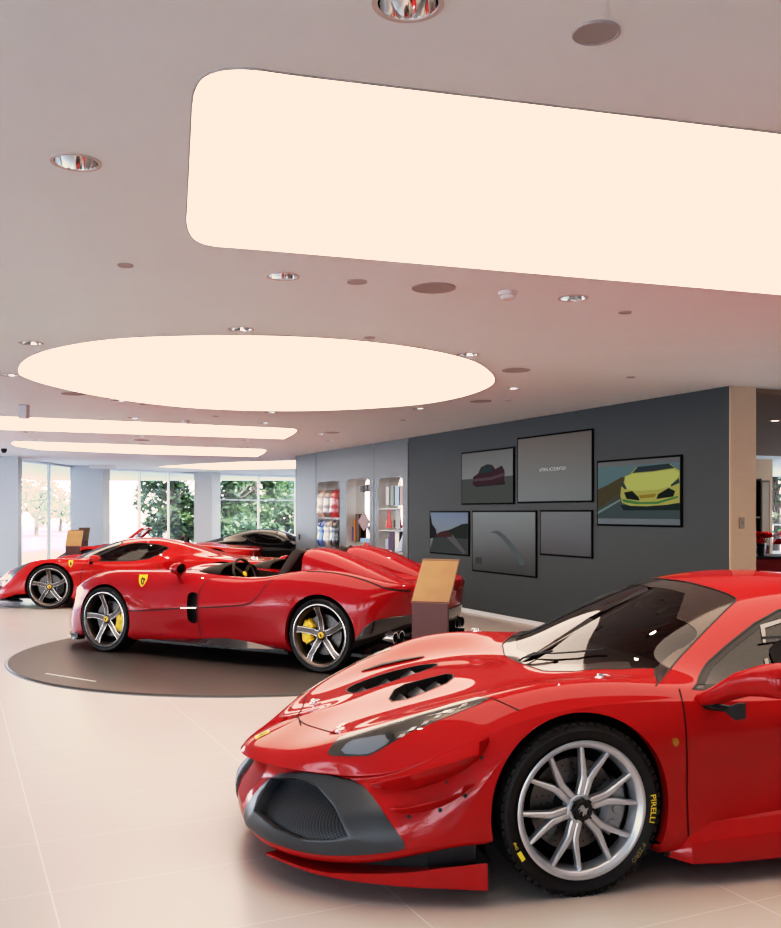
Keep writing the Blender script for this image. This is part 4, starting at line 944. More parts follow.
# hood vents
v1 = hl.path('cam', [(389, 699), (394, 690), (405, 684), (425, 679), (446, 674), (453, 674.5), (453, 678), (447, 683), (428, 691), (408, 699), (392, 701.5)], True)
v2 = hl.path('top', chaikin([(-.70, -.26), (-.70, -.13), (-.64, -.085), (-.46, -.085), (-.30, -.15), (-.20, -.275), (-.25, -.325), (-.40, -.335), (-.62, -.31)], 1), True)   # the far vent, longer
# intake surround and mesh
gi = hl.path('cam', chaikin([(241, 820), (255, 795), (275, 774), (300, 771), (330, 775), (359, 781), (376, 800), (393, 827), (408, 847), (396, 851), (360, 855), (320, 855), (288, 848), (262, 838)], 1), True)
gm = hl.path('cam', chaikin([(260, 812), (269, 793), (278, 779), (300, 779), (321, 787), (338, 808), (350, 836), (332, 840), (303, 839), (279, 829)], 0), True)
GREYHOLE = gi
body = hl.part('body', hl.rect(), RED, hero, [fa, ra, wl, sw, v1, gm], holes_far=[fa, ra, wl, sw, v2, gm])
hl.flange('arch_lip', fl, (0, .05, 0), RED, hero, closed=False); hl.flange('arch_lip', rl, (0, .05, 0), RED, hero, closed=False)
glass = hl.part('windscreen', wlc, TGLASS, hero, off=-.003)
ilc = il.copy(); ilc[:, 1] = np.minimum(ilc[:, 1], VM)
BAND = mat('black_glass_band', (.045, .034, .029), .12, 0., .3)
hl.part('windscreen_band', wlc, BAND, hero, [il], off=-.0015)
hl.part('side_window', sw, SGLASS, hero, off=-.004)
swc = sw.mean(0); 
p_, n_ = hl.ev(sw)
c_ = p_.mean(0)
def inset(loop, k):
    """shrink a uv outline towards the inside of the surface by about k metres"""
    p = hl.ev(loop, False); n = len(loop); out = []
    for i in range(n):
        t = loop[(i + 1) % n] - loop[i - 1]; pu = hl.ev(loop[i] + [.02, 0], False)[0]; pv = hl.ev(loop[i] + [0, .02], False)[0]
        su = np.linalg.norm(pu - p[i]) / .02; sv = np.linalg.norm(pv - p[i]) / .02
        tm = np.array([t[0] * su, t[1] * sv]); L = np.linalg.norm(tm)
        if L < 1e-9: continue
        nm = np.array([-tm[1], tm[0]]) / L
        out.append(loop[i] + [nm[0] * k / max(su, .01), nm[1] * k / max(sv, .01)])
    out = np.array(out)
    return out
def area(l): return .5 * np.sum(l[:, 0] * np.roll(l[:, 1], -1) - np.roll(l[:, 0], -1) * l[:, 1])
swi = inset(sw, .03 if area(sw) > 0 else -.03)
hl.part('window_band', sw, DARK, hero, [swi], off=-.002)
hl.ribbon('window_seal', sw, .008, DARK, hero, closed=True)
hl.ribbon('windscreen_seal', np.concatenate([wb, wp, wt, wc]), .007, DARK, hero)
# hood vents: cavity, vanes
for sg, vl in ((1, v1), (-1, v2)):
    L_ = Loft.__new__(Loft); L_.__dict__.update(hl.__dict__)
    before = set(bpy.data.objects)
    hv = hl.part('hood_vent', vl, VOID, hero, off=-.07, both=False)
    vw = hl.flange('vent_wall', vl, (0, 0, 0), DARK, hv, normal_depth=.075, both=False)
    ve = hl.ribbon('vent_edge', vl, .006, DARK, hero, closed=True, both=False)
    p = hl.ev(vl, False); lo, hi = p.min(0), p.max(0)
    for k in range(3):
        x = lo[0] + (hi[0] - lo[0]) * (.10 + .26 * k); q_ = p[np.argmin(abs(p[:, 0] - x))]; z = q_[2] - .03; bm = bmesh.new()
        vs = add_prism(bm, [(x, lo[1]), (x + .05, lo[1]), (x + .05, hi[1]), (x, hi[1])], z - .03, z - .018)
        for v in vs: v.co.z += .035 * (1 if v.co.x > x + .02 else 0)
        bm_obj('vent_vane', bm, GREYTRIM, hv)
    if sg < 0:
        for o in set(bpy.data.objects) - before: o.data.transform(Matrix.Diagonal((1, -1, 1, 1))); o.data.flip_normals()
fv = hl.path('camfar', [(361, 671), (380, 664), (400, 659.5), (424, 656)], False)
# headlights
hd = hl.path('cam', [(327.5, 753), (333, 744), (340, 737.5), (350, 733.5), (385, 724), (420, 714), (455, 703), (474, 697.5), (491, 698), (480, 704), (455, 714), (430, 724), (410, 732), (395, 741), (380, 750), (368, 756), (345, 756.5), (331, 755.5)], True)
HOUS = mat('headlight_housing', (.085, .075, .066), .25, .3, .8)
hx = hl.part('headlight', hd, HOUS, hero, off=.002, skirt=.003)
hb = hl.path('cam', chaikin([(339, 753.5), (349, 741), (366, 738), (386, 734.5), (391, 737), (390, 742), (377, 750.5), (365, 755)], 1), True)
LENS = mat('headlight_lens', (.24, .27, .30), .12, .3, 1., .02)
hl.part('lens', hb, LENS, hx, off=.004, skirt=.004)
hb2 = hl.path('cam', chaikin([(385, 735), (392, 731), (396, 736), (393, 742), (388, 740)], 1), True); hl.part('lens_shroud', hb2, DARK, hx, off=.006, skirt=.006)
for (x, y) in ((401, 737), (412, 730), (425, 724), (437, 718), (450, 713), (463, 707)):
    q = hl.path('cam', [(x - 4, y + 1.5), (x, y - 2.2), (x + 5, y - 3), (x + 2, y + .2)], True); hl.part('led', q, mat('led_white', (.36, .34, .32), .25, .3), hx, off=.004, skirt=.003)
# intake
def rim_ring(): pass
def resample(loop, n):
    L = np.concatenate([loop, loop[:1]]); d = np.r_[0, np.cumsum(np.linalg.norm(np.diff(hl.ev(L, False), axis=0), axis=1))]
    t = np.linspace(0, d[-1], n, endpoint=False); return np.stack([np.interp(t, d, L[:, k]) for k in (0, 1)], 1)
def start_at(loop, ang):
    c = loop.mean(0); k = np.argmax((loop - c) @ ang); return np.roll(loop, -k, 0)
NR = 90; ou = resample(start_at(gi, np.array([1., 0])), NR); inn = resample(start_at(gm, np.array([1., 0])), NR)
op, on = hl.ev(ou); ip_, inrm = hl.ev(inn); fwd = np.array([-1., -.25, 0])
zf = (ip_[:, 2] - ip_[:, 2].min()) / np.ptp(ip_[:, 2]); yf = 1 - (np.abs(ip_[:, 1]) - np.abs(ip_[:, 1]).min()) / np.ptp(ip_[:, 1])
wf = (.30 + .70 * np.maximum(zf ** 1.5, yf ** 1.5))[:, None]
rows = [op - on * .006, op + on * .004]
for t, d in ((.12, .016), (.35, .024), (.62, .028), (.85, .034), (.96, .036), (1., .032)):
    q = op * (1 - t) + ip_ * t; sp = hl.ev(ou * (1 - t) + inn * t, False); q = sp * .7 + q * .3
    rows.append(q + (inrm * .6 + fwd * .4) * d * wf)
rows += [ip_ + inrm * .01 * wf, ip_ - inrm * .02]
def grid_obj(name, rows, m, parent, mirror):
    V = np.concatenate(rows) * ([1, -1, 1] if mirror else [1, 1, 1]); n = len(rows[0]); Fc = []
    for r in range(len(rows) - 1):
        for i in range(n): Fc.append((r * n + i, r * n + (i + 1) % n, (r + 1) * n + (i + 1) % n, (r + 1) * n + i))
    bm = bmesh.new(); vs = [bm.verts.new(v) for v in V]
    for f in Fc: bm.faces.new([vs[k] for k in f])
    return bm_obj(name, bm, m, parent, True, 42)
sur = (grid_obj('intake_surround', rows, GREYTRIM, hero, False), grid_obj('intake_surround', rows, GREYTRIM, hero, True))
MESHM = bpy.data.materials.new('intake_mesh'); MESHM.use_nodes = True
nt = MESHM.node_tree; b_ = nt.nodes['Principled BSDF']; b_.inputs['Roughness'].default_value = .5
tc = nt.nodes.new('ShaderNodeTexCoord'); rt = nt.nodes.new('ShaderNodeMapping'); rt.inputs['Rotation'].default_value = (PI / 4, 0, 0); rt.inputs['Scale'].default_value = (0, 105, 105)
fr_ = nt.nodes.new('ShaderNodeVectorMath'); fr_.operation = 'FRACTION'; sp_ = nt.nodes.new('ShaderNodeSeparateXYZ')
nt.links.new(tc.outputs['Object'], rt.inputs['Vector']); nt.links.new(rt.outputs[0], fr_.inputs[0]); nt.links.new(fr_.outputs[0], sp_.inputs[0])
m1 = nt.nodes.new('ShaderNodeMath'); m1.operation = 'GREATER_THAN'; m1.inputs[1].default_value = .72; m2 = nt.nodes.new('ShaderNodeMath'); m2.operation = 'GREATER_THAN'; m2.inputs[1].default_value = .72
nt.links.new(sp_.outputs[1], m1.inputs[0]); nt.links.new(sp_.outputs[2], m2.inputs[0])
mm = nt.nodes.new('ShaderNodeMath'); mm.operation = 'MAXIMUM'; nt.links.new(m1.outputs[0], mm.inputs[0]); nt.links.new(m2.outputs[0], mm.inputs[1])
mx_ = nt.nodes.new('ShaderNodeMixRGB'); mx_.inputs[1].default_value = (.003, .003, .004, 1); mx_.inputs[2].default_value = (.05, .055, .066, 1); nt.links.new(mm.outputs[0], mx_.inputs[0]); nt.links.new(mx_.outputs[0], b_.inputs['Base Color'])
hl.part('intake_mesh', gm, MESHM, sur, off=-.018)
hl.part('nose_shade', np.array(polyline([(0, 2.6), (.28, 2.6), (.62, 5.1), (0, 5.1)], .1)), mat('shaded_red', (.30, .003, .004), .55, spec=.1), hero, off=.0015)  # dark red decal paints shade under the beak onto the nose
# seams
for pts in ([(293, 703), (296, 713), (303, 723), (320, 729), (338, 734)],):
    hl.ribbon('panel_seam', hl.path('cam', spline(pts, 6), False), .005, VOID, hero)
hl.ribbon('door_seam', hl.path('cam', spline([(679, 689), (682, 700), (685, 720), (687, 760), (687, 800), (688, 828), (689, 841)], 6), False), .006, VOID, hero)
hl.ribbon('panel_seam', hl.path('cam', spline([(491, 698), (505, 704), (520, 711)], 6), False), .004, VOID, hero)
# side marker, hood pins
mk = hl.path('cam', [(675 + 3.2 * math.cos(a * PI / 8), 742 + 4.2 * math.sin(a * PI / 8)) for a in range(16)], True)
hl.part('side_marker', mk, mat('amber_marker', (.45, .20, .03), .2, .2, 1.), hero, off=.006, skirt=.006)
def pin(x, y, sg):
    p, n = hl.ev([hl.pick('top', (x, -y))]); P = p[0] * [1, sg, 1]; N = Vector(n[0] * [1, sg, 1])
    M = Matrix.Translation(P) @ N.to_track_quat('Z', 'Y').to_matrix().to_4x4() @ Matrix.Rotation(.6 if sg < 0 else 2.4, 4, 'Z')
    bm = bmesh.new(); add_lathe(bm, [(.022, 0), (.022, .004), (.012, .006), (.010, .016), (0, .018)], 20, 'Z', 0, M)
    add_tube(bm, [M @ Vector((-.012, 0, .012)), M @ Vector((.02, .008, .013)), M @ Vector((.045, .004, .008)), M @ Vector((.05, -.008, .008)), M @ Vector((.02, -.008, .013))], .003, 6)
    bm_obj('hood_pin', bm, CHROME, hero, True)
pin(-.86, .245, -1); pin(-.85, .38, 1); pin(.172, .785, -1); pin(.165, .765, 1)
nb = np.array(polyline([(0, 9.15), (.11, 9.15), (.11, 10.2), (0, 10.2)], .1))
nbg = hl.part('nose_badge', nb, YELLOW, hero, off=.003, skirt=.003)
q_ = np.array([(0, 9.25), (0, 10.1)]); pa, na = hl.ev(q_); bm = bmesh.new()
c0, c1 = Vector(pa[0] + na[0] * .0042), Vector(pa[-1] + na[-1] * .0042)
vs = [bm.verts.new(c0.lerp(c1, (1 - z) / 2) + Vector((0, x * .02, 0))) for x, z in HORSE]; fc = bm.faces.new(vs); bmesh.ops.triangulate(bm, faces=[fc]); bm_obj('horse_emblem', bm, BLACKHORSE, nbg)
# far thin dark strip laid on the surface beside the hood crest
fp, fn = hl.ev(fv); bm = bmesh.new(); A = []; B = []
for i, (a_, n__) in enumerate(zip(fp, fn)):
    g = math.sin(PI * (i + .5) / len(fp)) ** .5; A.append(bm.verts.new((a_ + n__ * .003) * [1, -1, 1])); B.append(bm.verts.new((a_ + n__ * .003 + np.array([0, .05 * g, 0])) * [1, -1, 1]))
for i in range(len(A) - 1): bm.faces.new((A[i], A[i + 1], B[i + 1], B[i]))
bm_obj('hood_dark_strip', bm, DARK, hero)
# canards
def canard(att, out, up, m=RED):
    uv = hl.path('cam', spline(att, 5), False); p, n = hl.ev(uv); k = len(p)
    for sg in (1, -1):
        bm = bmesh.new(); A, B, C_, D = [], [], [], []
        for i in range(k):
            f = i / (k - 1); g = math.sin(PI * min(1, f * 1.15 + .02)) ** .6 if f < .85 else max(.15, 1 - (f - .85) / .15 * .75)
            nh = n[i] * [1, 1, 0]; nh = nh / np.linalg.norm(nh)
            a = p[i] - n[i] * .004; b = p[i] + nh * out * g + np.array([0, 0, up * g])
            th = np.array([0, 0, -.006])
            for lst, q in ((A, a), (B, b), (C_, b + th), (D, a + th)): lst.append(bm.verts.new(tuple(q * [1, sg, 1])))
        for i in range(k - 1):
            for P_, Q_ in ((A, B), (B, C_), (C_, D)): bm.faces.new((P_[i], P_[i + 1], Q_[i + 1], Q_[i]))
        bm.faces.new((A[0], B[0], C_[0], D[0])); bm.faces.new((A[-1], D[-1], C_[-1], B[-1]))
        o = bm_obj('canard', bm, m, hero, True, 40)
        bolts(p, n, sg, o)
def bolts(p, n, sg, o):
    k = len(p)
    for f in (.22, .55, .88):
        i = int(f * (k - 1)); c = p[i] + n[i] * .002
        bm = bmesh.new()
        if 1:
            N = Vector(n[i] * [1, sg, 1]); add_lathe(bm, [(.008, 0), (.008, .003), (.004, .004), (0, .004)], 12, 'Z', 0, Matrix.Translation((c - [0, 0, .014]) * [1, sg, 1]) @ N.to_track_quat('Z', 'Y').to_matrix().to_4x4())
        bm_obj('bolt', bm, DARK, o)
canard([(372, 786), (388, 789), (412, 789), (440, 781), (463, 770), (480, 756), (489, 741)], .055, .07)
canard([(391, 809), (405, 813), (428, 810), (452, 801), (474, 785)], .04, .04)
# splitter, inner bumper, skirts
for sg in (-1, 1):
    bm = bmesh.new(); out = spline([(-1.175, .44), (-1.06, .62), (-.924, .75), (-.715, .864), (-.56, .915), (-.40, .965)], n=4); n = len(out); T, B, I, J = [], [], [], []
    for i, (x, y) in enumerate(out):
        f = i / (n - 1); zt = .100 + .075 * max(0, f - .35) / .65; 
        T.append(bm.verts.new((x, sg * y, zt))); B.append(bm.verts.new((x + .004, sg * (y - .003), .068 + .02 * (1 - f))))
        yi = .38 + (.80 - .38) * min(1, f * 1.1) ; xi = x + .16 * (1 - f)
        I.append(bm.verts.new((xi, sg * min(yi, y - .015), .100 + .01 * f))); J.append(bm.verts.new((xi, sg * min(yi, y - .015), .078 + .01 * (1 - f))))
    for i in range(n - 1):
        for P_, Q_ in ((T, B), (I, T), (B, J), (J, I)): bm.faces.new((P_[i], P_[i + 1], Q_[i + 1], Q_[i]))
    for e in (0, -1): bm.faces.new((T[e], B[e], J[e], I[e]))
    bm_obj('splitter', bm, RED, hero, True, 30)
bm = bmesh.new(); add_prism(bm, [(-1.05, -.3), (-1.05, .3), (-.9, .62), (-.6, .84), (-.42, .89), (-.40, .6), (-.40, -.6), (-.42, -.89), (-.6, -.84), (-.9, -.62)], .085, .26)
bm_obj('lower_bumper', bm, DARK, hero)
for sg in (-1, 1):
    bm = bmesh.new(); R = []
    for (x, yo, zt, zb) in ((.405, .90, .145, .10), (.47, .965, .165, .09), (.6, .975, .18, .085), (1.2, .985, .20, .085), (1.9, .985, .22, .09), (2.22, .97, .24, .10)):
        R.append([bm.verts.new((x, sg * y, z)) for y, z in ((.84, zt + .09), (yo - .055, zt + .055), (yo - .012, zt), (yo, zb + .02), (yo - .005, zb), (.80, zb))])
    for A, B in zip(R[:-1], R[1:]):
        for q in range(6): bm.faces.new((A[q], A[(q + 1) % 6], B[(q + 1) % 6], B[q]))
    bm.faces.new(R[0]); bm.faces.new(R[-1][::-1]); bm_obj('side_skirt', bm, RED, hero, True, 25)
bm = bmesh.new(); add_prism(bm, [(-.4, -.6), (-.4, .6), (.38, .6), (.38, .9), (2.2, .9), (2.2, .6), (3.1, .6), (3.4, .5), (3.4, -.5), (3.1, -.6), (2.2, -.6), (2.2, -.9), (.38, -.9), (.38, -.6)], .11, .14)
bm_obj('underbody', bm, DARK, hero)
for x, r in ((0, .40), (2.65, .41)):                     # wheel wells
    for sg in (-1, 1):
        bm = bmesh.new(); prof = [(r * math.cos(math.radians(a)), .335 + r * math.sin(math.radians(a))) for a in range(-30, 211, 12)]
        a = [bm.verts.new((x + p, sg * .86, z)) for p, z in prof]; b = [bm.verts.new((x + p, sg * .56, z)) for p, z in prof]
        for i in range(len(a) - 1): bm.faces.new((a[i], a[i + 1], b[i + 1], b[i]))
        bm.faces.new(b); bm_obj('wheel_well', bm, VOID, hero)
# mirrors
for sg in (-1, 1):
    bm = bmesh.new(); Mx = []
    # housing: loft of rounded sections along the outward direction
    for (t, x, z, rx, rz) in ((0, .56, .735, .03, .022), (.25, .60, .76, .045, .032), (.5, .67, .80, .075, .045), (.72, .74, .82, .095, .06), (.88, .775, .825, .10, .066), (1., .79, .815, .085, .052), (1.04, .795, .81, .05, .03)):
        y = -.885 - .28 * t; z += .022 * min(1, 2 * t) if sg < 0 else -.03 * t; y += .08 * t if sg > 0 else 0; x += .09 * t if sg > 0 else 0; z -= .03 * t if sg > 0 else 0
        Mx.append([bm.verts.new((x + rx * math.copysign(abs(math.cos(a)) ** .75, math.cos(a)), y * -sg if False else (-y if sg > 0 else y), z + rz * math.copysign(abs(math.sin(a)) ** .75, math.sin(a)) - (.012 if math.sin(a) < 0 else 0))) for a in [2 * PI * k / 20 for k in range(20)]])
    for A, B in zip(Mx[:-1], Mx[1:]):
        for q in range(20): bm.faces.new((A[q], A[(q + 1) % 20], B[(q + 1) % 20], B[q]))
    bm.faces.new(Mx[-1]); mo = bm_obj('side_mirror', bm, RED, hero, True, 50)
    bm = bmesh.new(); add_tube(bm, [(.56, sg * .885, .715), (.60, sg * .92, .705), (.66, sg * .96, .70)], [.022, .016, .014], 8); 
    bm_obj('mirror_stalk', bm, DARK, mo, True)
    bm = bmesh.new(); add_prism(bm, [(.605, .70), (.655, .725), (.70, .727), (.70, .665), (.655, .66)], -.006, .006, 0, Matrix.Translation((0, sg * .975, 0)) @ Matrix.Rotation(PI / 2, 4, 'X')); bm_obj('stalk_fin', bm, GREYTRIM, mo)
# ---- cockpit: floor tub, dash, seats, cage, wheel
TRIM = mat('cabin_dark_trim', (.05, .045, .042), .7); SEATM = mat('seat_shell', (.03, .03, .032), .5, noise=(30, .3))
CAGE = mat('cage_tube', (.55, .53, .5), .35, .4)
bm = bmesh.new(); add_box(bm, (.45, -.74, .16), (1.75, .74, .2)); add_box(bm, (1.70, -.72, .2), (1.78, .72, .92)); add_box(bm, (.45, -.80, .2), (1.75, -.74, .66)); add_box(bm, (.45, .74, .2), (1.75, .80, .66)); add_box(bm, (.5, -.1, .2), (1.7, .1, .42), .02)
bm_obj('cabin_tub', bm, TRIM, hero)
bm = bmesh.new()
S_ = [(.30, .60), (.36, .70), (.52, .755), (.78, .765), (.86, .72), (.84, .62), (.74, .52)]
a = [bm.verts.new((x, -.66, z)) for x, z in S_]; b = [bm.verts.new((x, .66, z)) for x, z in S_]
for i in range(len(S_)): bm.faces.new((a[i], a[(i + 1) % 7], b[(i + 1) % 7], b[i]))
bm_obj('dashboard', bm, mat('dash_suede', (.07, .055, .048), .8, noise=(40, .3)), hero, True, 30)
for sy in (-.37, .37):
    bm = bmesh.new()
    for (x0, z0, x1, z1, w, t) in ((1.0, .32, 1.42, .26, .25, .07), (1.40, .26, 1.60, .62, .25, .08), (1.60, .62, 1.67, .96, .18, .07)):
        d = Vector((x1 - x0, 0, z1 - z0)); L = d.length; ang = math.atan2(d.z, d.x)
        add_box(bm, (0, -w, -t / 2), (L, w, t / 2), .025, 0, Matrix.Translation((x0, sy, z0)) @ Matrix.Rotation(-ang, 4, 'Y'))
    for sd in (-1, 1): add_box(bm, (1.42, sy + sd * .24 - .02, .5), (1.58, sy + sd * .24 + .02, .74), .015)
    bm_obj('bucket_seat', bm, SEATM, hero, True, 30)
bm = bmesh.new(); add_lathe(bm, [(.165 + .014 * math.cos(q * PI / 4), .014 * math.sin(q * PI / 4)) for q in range(8)], 32, 'Z', 0, Matrix.Translation((.93, -.37, .70)) @ Matrix.Rotation(math.radians(68), 4, 'Y'), close=True)
add_box(bm, (-.15, -.02, -.01), (.15, .02, .01), 0, 0, Matrix.Translation((.93, -.37, .70)) @ Matrix.Rotation(math.radians(68), 4, 'Y') @ Matrix.Rotation(PI / 2, 4, 'Z')); add_tube(bm, [(.93, -.37, .70), (.7, -.37, .62)], .03, 8)
bm_obj('steering_wheel', bm, DARK, hero, True)
bm = bmesh.new()
for sg in (-1, 1):
    add_tube(bm, spline([(.60, sg * .68, .40), (.66, sg * .68, .74), (.98, sg * .545, .985), (1.12, sg * .47, 1.06), (1.62, sg * .46, 1.09), (1.66, sg * .52, .9), (1.66, sg * .68, .3)], .06), .02, 8)
    add_tube(bm, [(.64, sg * .68, .44), (1.63, sg * .66, .66)], .017, 8)
add_tube(bm, [(1.12, -.47, 1.06), (1.12, .47, 1.06)], .018, 8); add_tube(bm, [(1.64, -.47, 1.08), (1.64, .47, 1.08)], .02, 8); add_tube(bm, [(1.65, -.6, .4), (1.63, .45, 1.06)], .018, 8); add_tube(bm, [(1.12, -.46, 1.06), (1.64, .46, 1.08)], .016, 8)
bm_obj('roll_cage', bm, CAGE, hero, True)
bm = bmesh.new(); 
for k in range(7):                                        # window net
    add_box(bm, (1.0 + .06 * k, -.70, .60), (1.012 + .06 * k, -.695, .98 - abs(k - 3) * .03))
for k in range(6): add_box(bm, (.98, -.70, .64 + .06 * k), (1.40, -.695, .652 + .06 * k))
bm_obj('window_net', bm, mat('net_webbing', (.10, .10, .10), .8), hero)
# the light bracket frame on the near window: two pale corner strips on the dark glass
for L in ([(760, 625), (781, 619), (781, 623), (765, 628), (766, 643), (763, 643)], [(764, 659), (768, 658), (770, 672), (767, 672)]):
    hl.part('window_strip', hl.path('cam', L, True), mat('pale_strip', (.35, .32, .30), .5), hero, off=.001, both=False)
hl.part('window_vent', hl.path('side', chaikin([(.985, .80), (1.0, .925), (1.25, .955), (1.25, .80)], 2), True), VOID, hero, off=.002, both=True)
# wiper
bm = bmesh.new(); pts = [hl.ev([hl.pick('top', p)])[0][0] + [0, 0, .018] for p in ((.13, .16), (.19, .02), (.23, -.14), (.28, -.28), (.36, -.42))]
add_tube(bm, pts, .004, 6); add_tube(bm, [pts[0] + [-.03, -.02, -.01], pts[0], pts[2] + [0, 0, .012]], .005, 6); bm_obj('wiper', bm, DARK, hero, True)
# tail: lights, exhausts, rear screen, wing
for sg in (-1, 1):
    bm = bmesh.new(); add_lathe(bm, [(.085, 0), (.085, .05), (.07, .055), (.06, .03), (0, .03)], 32, 'Z', 0, Matrix.Translation((3.40, sg * .62, .70)) @ Matrix.Rotation(PI / 2, 4, 'Y')); bm_obj('tail_light', bm, mat('tail_lamp_red', (.35, .0, .0), .15, 0, 1.), hero, True)
    bm = bmesh.new(); add_lathe(bm, [(.05, 0), (.05, .16), (.042, .16), (.042, 0)], 28, 'Z', 0, Matrix.Translation((3.36, sg * .16, .42)) @ Matrix.Rotation(PI / 2, 4, 'Y'), close=True); bm_obj('exhaust', bm, CHROME, hero, True)
    bm = bmesh.new(); add_box(bm, (3.15, sg * .42 - .012, .83), (3.32, sg * .42 + .012, 1.06), .004); bm_obj('wing_strut', bm, DARK, hero)
bm = bmesh.new(); R = []
for y in (-.86, 0, .86):
    R.append([bm.verts.new((x, y, z + .01 * (1 - abs(y)))) for x, z in ((3.12, 1.06), (3.2, 1.075), (3.32, 1.085), (3.46, 1.11), (3.46, 1.10), (3.32, 1.065), (3.2, 1.05))])
for A, B in zip(R[:-1], R[1:]):
    for q in range(7): bm.faces.new((A[q], A[(q + 1) % 7], B[(q + 1) % 7], B[q]))
bm.faces.new(R[0]); bm.faces.new(R[-1]); 
for y in (-.87, .86): add_box(bm, (3.1, y, .98), (3.48, y + .01, 1.13))
bm_obj('rear_wing', bm, RED, hero, True, 30)
rs = hl.path('top', chaikin([(1.95, .02), (1.95, -.33), (2.35, -.30), (2.75, -.26), (2.75, .02)], 1), True); rs = np.array([[u, min(v, VM)] for u, v in rs]); hl.part('rear_screen', rs, BAND, hero, off=.003)
for (x, y, s_, w_) in ((0, -.815, -1, .27), (0, .815, 1, .27), (2.65, -.80, -1, .30), (2.65, .80, 1, .30)):
    t_ = wheel('wheel', hero, (x, y, .338), s_, 'y', .338, w_, .268, None, CALGREY, SILVER)
    # tyre lettering and label
    yy = -w_ / 2 * 1.024
    rr = .302
    def ring(a0, r0=rr): return lambda X, Y: ((r0 + Y) * math.cos(a0 - X / r0), yy, (r0 + Y) * math.sin(a0 - X / r0))
    text_mesh('PIRELLI', .034, ring(math.radians(-3)), 'tyre_lettering', YTEXT, t_, True, 1.1)
    text_mesh('P ZERO', .026, ring(math.radians(-38)), 'tyre_lettering', mat('dim_print', (.25, .2, .08), .6), t_, True)
    text_mesh('DHF', .016, ring(math.radians(-158)), 'tyre_lettering', YTEXT, t_, True)
    bm = bmesh.new(); f_ = ring(math.radians(-149)); vs = [bm.verts.new(f_(a, b)) for a, b in ((-.02, -.009), (.02, -.009), (.02, .009), (-.02, .009))]; bm.faces.new(vs); bm_obj('tyre_label', bm, YTEXT, t_)
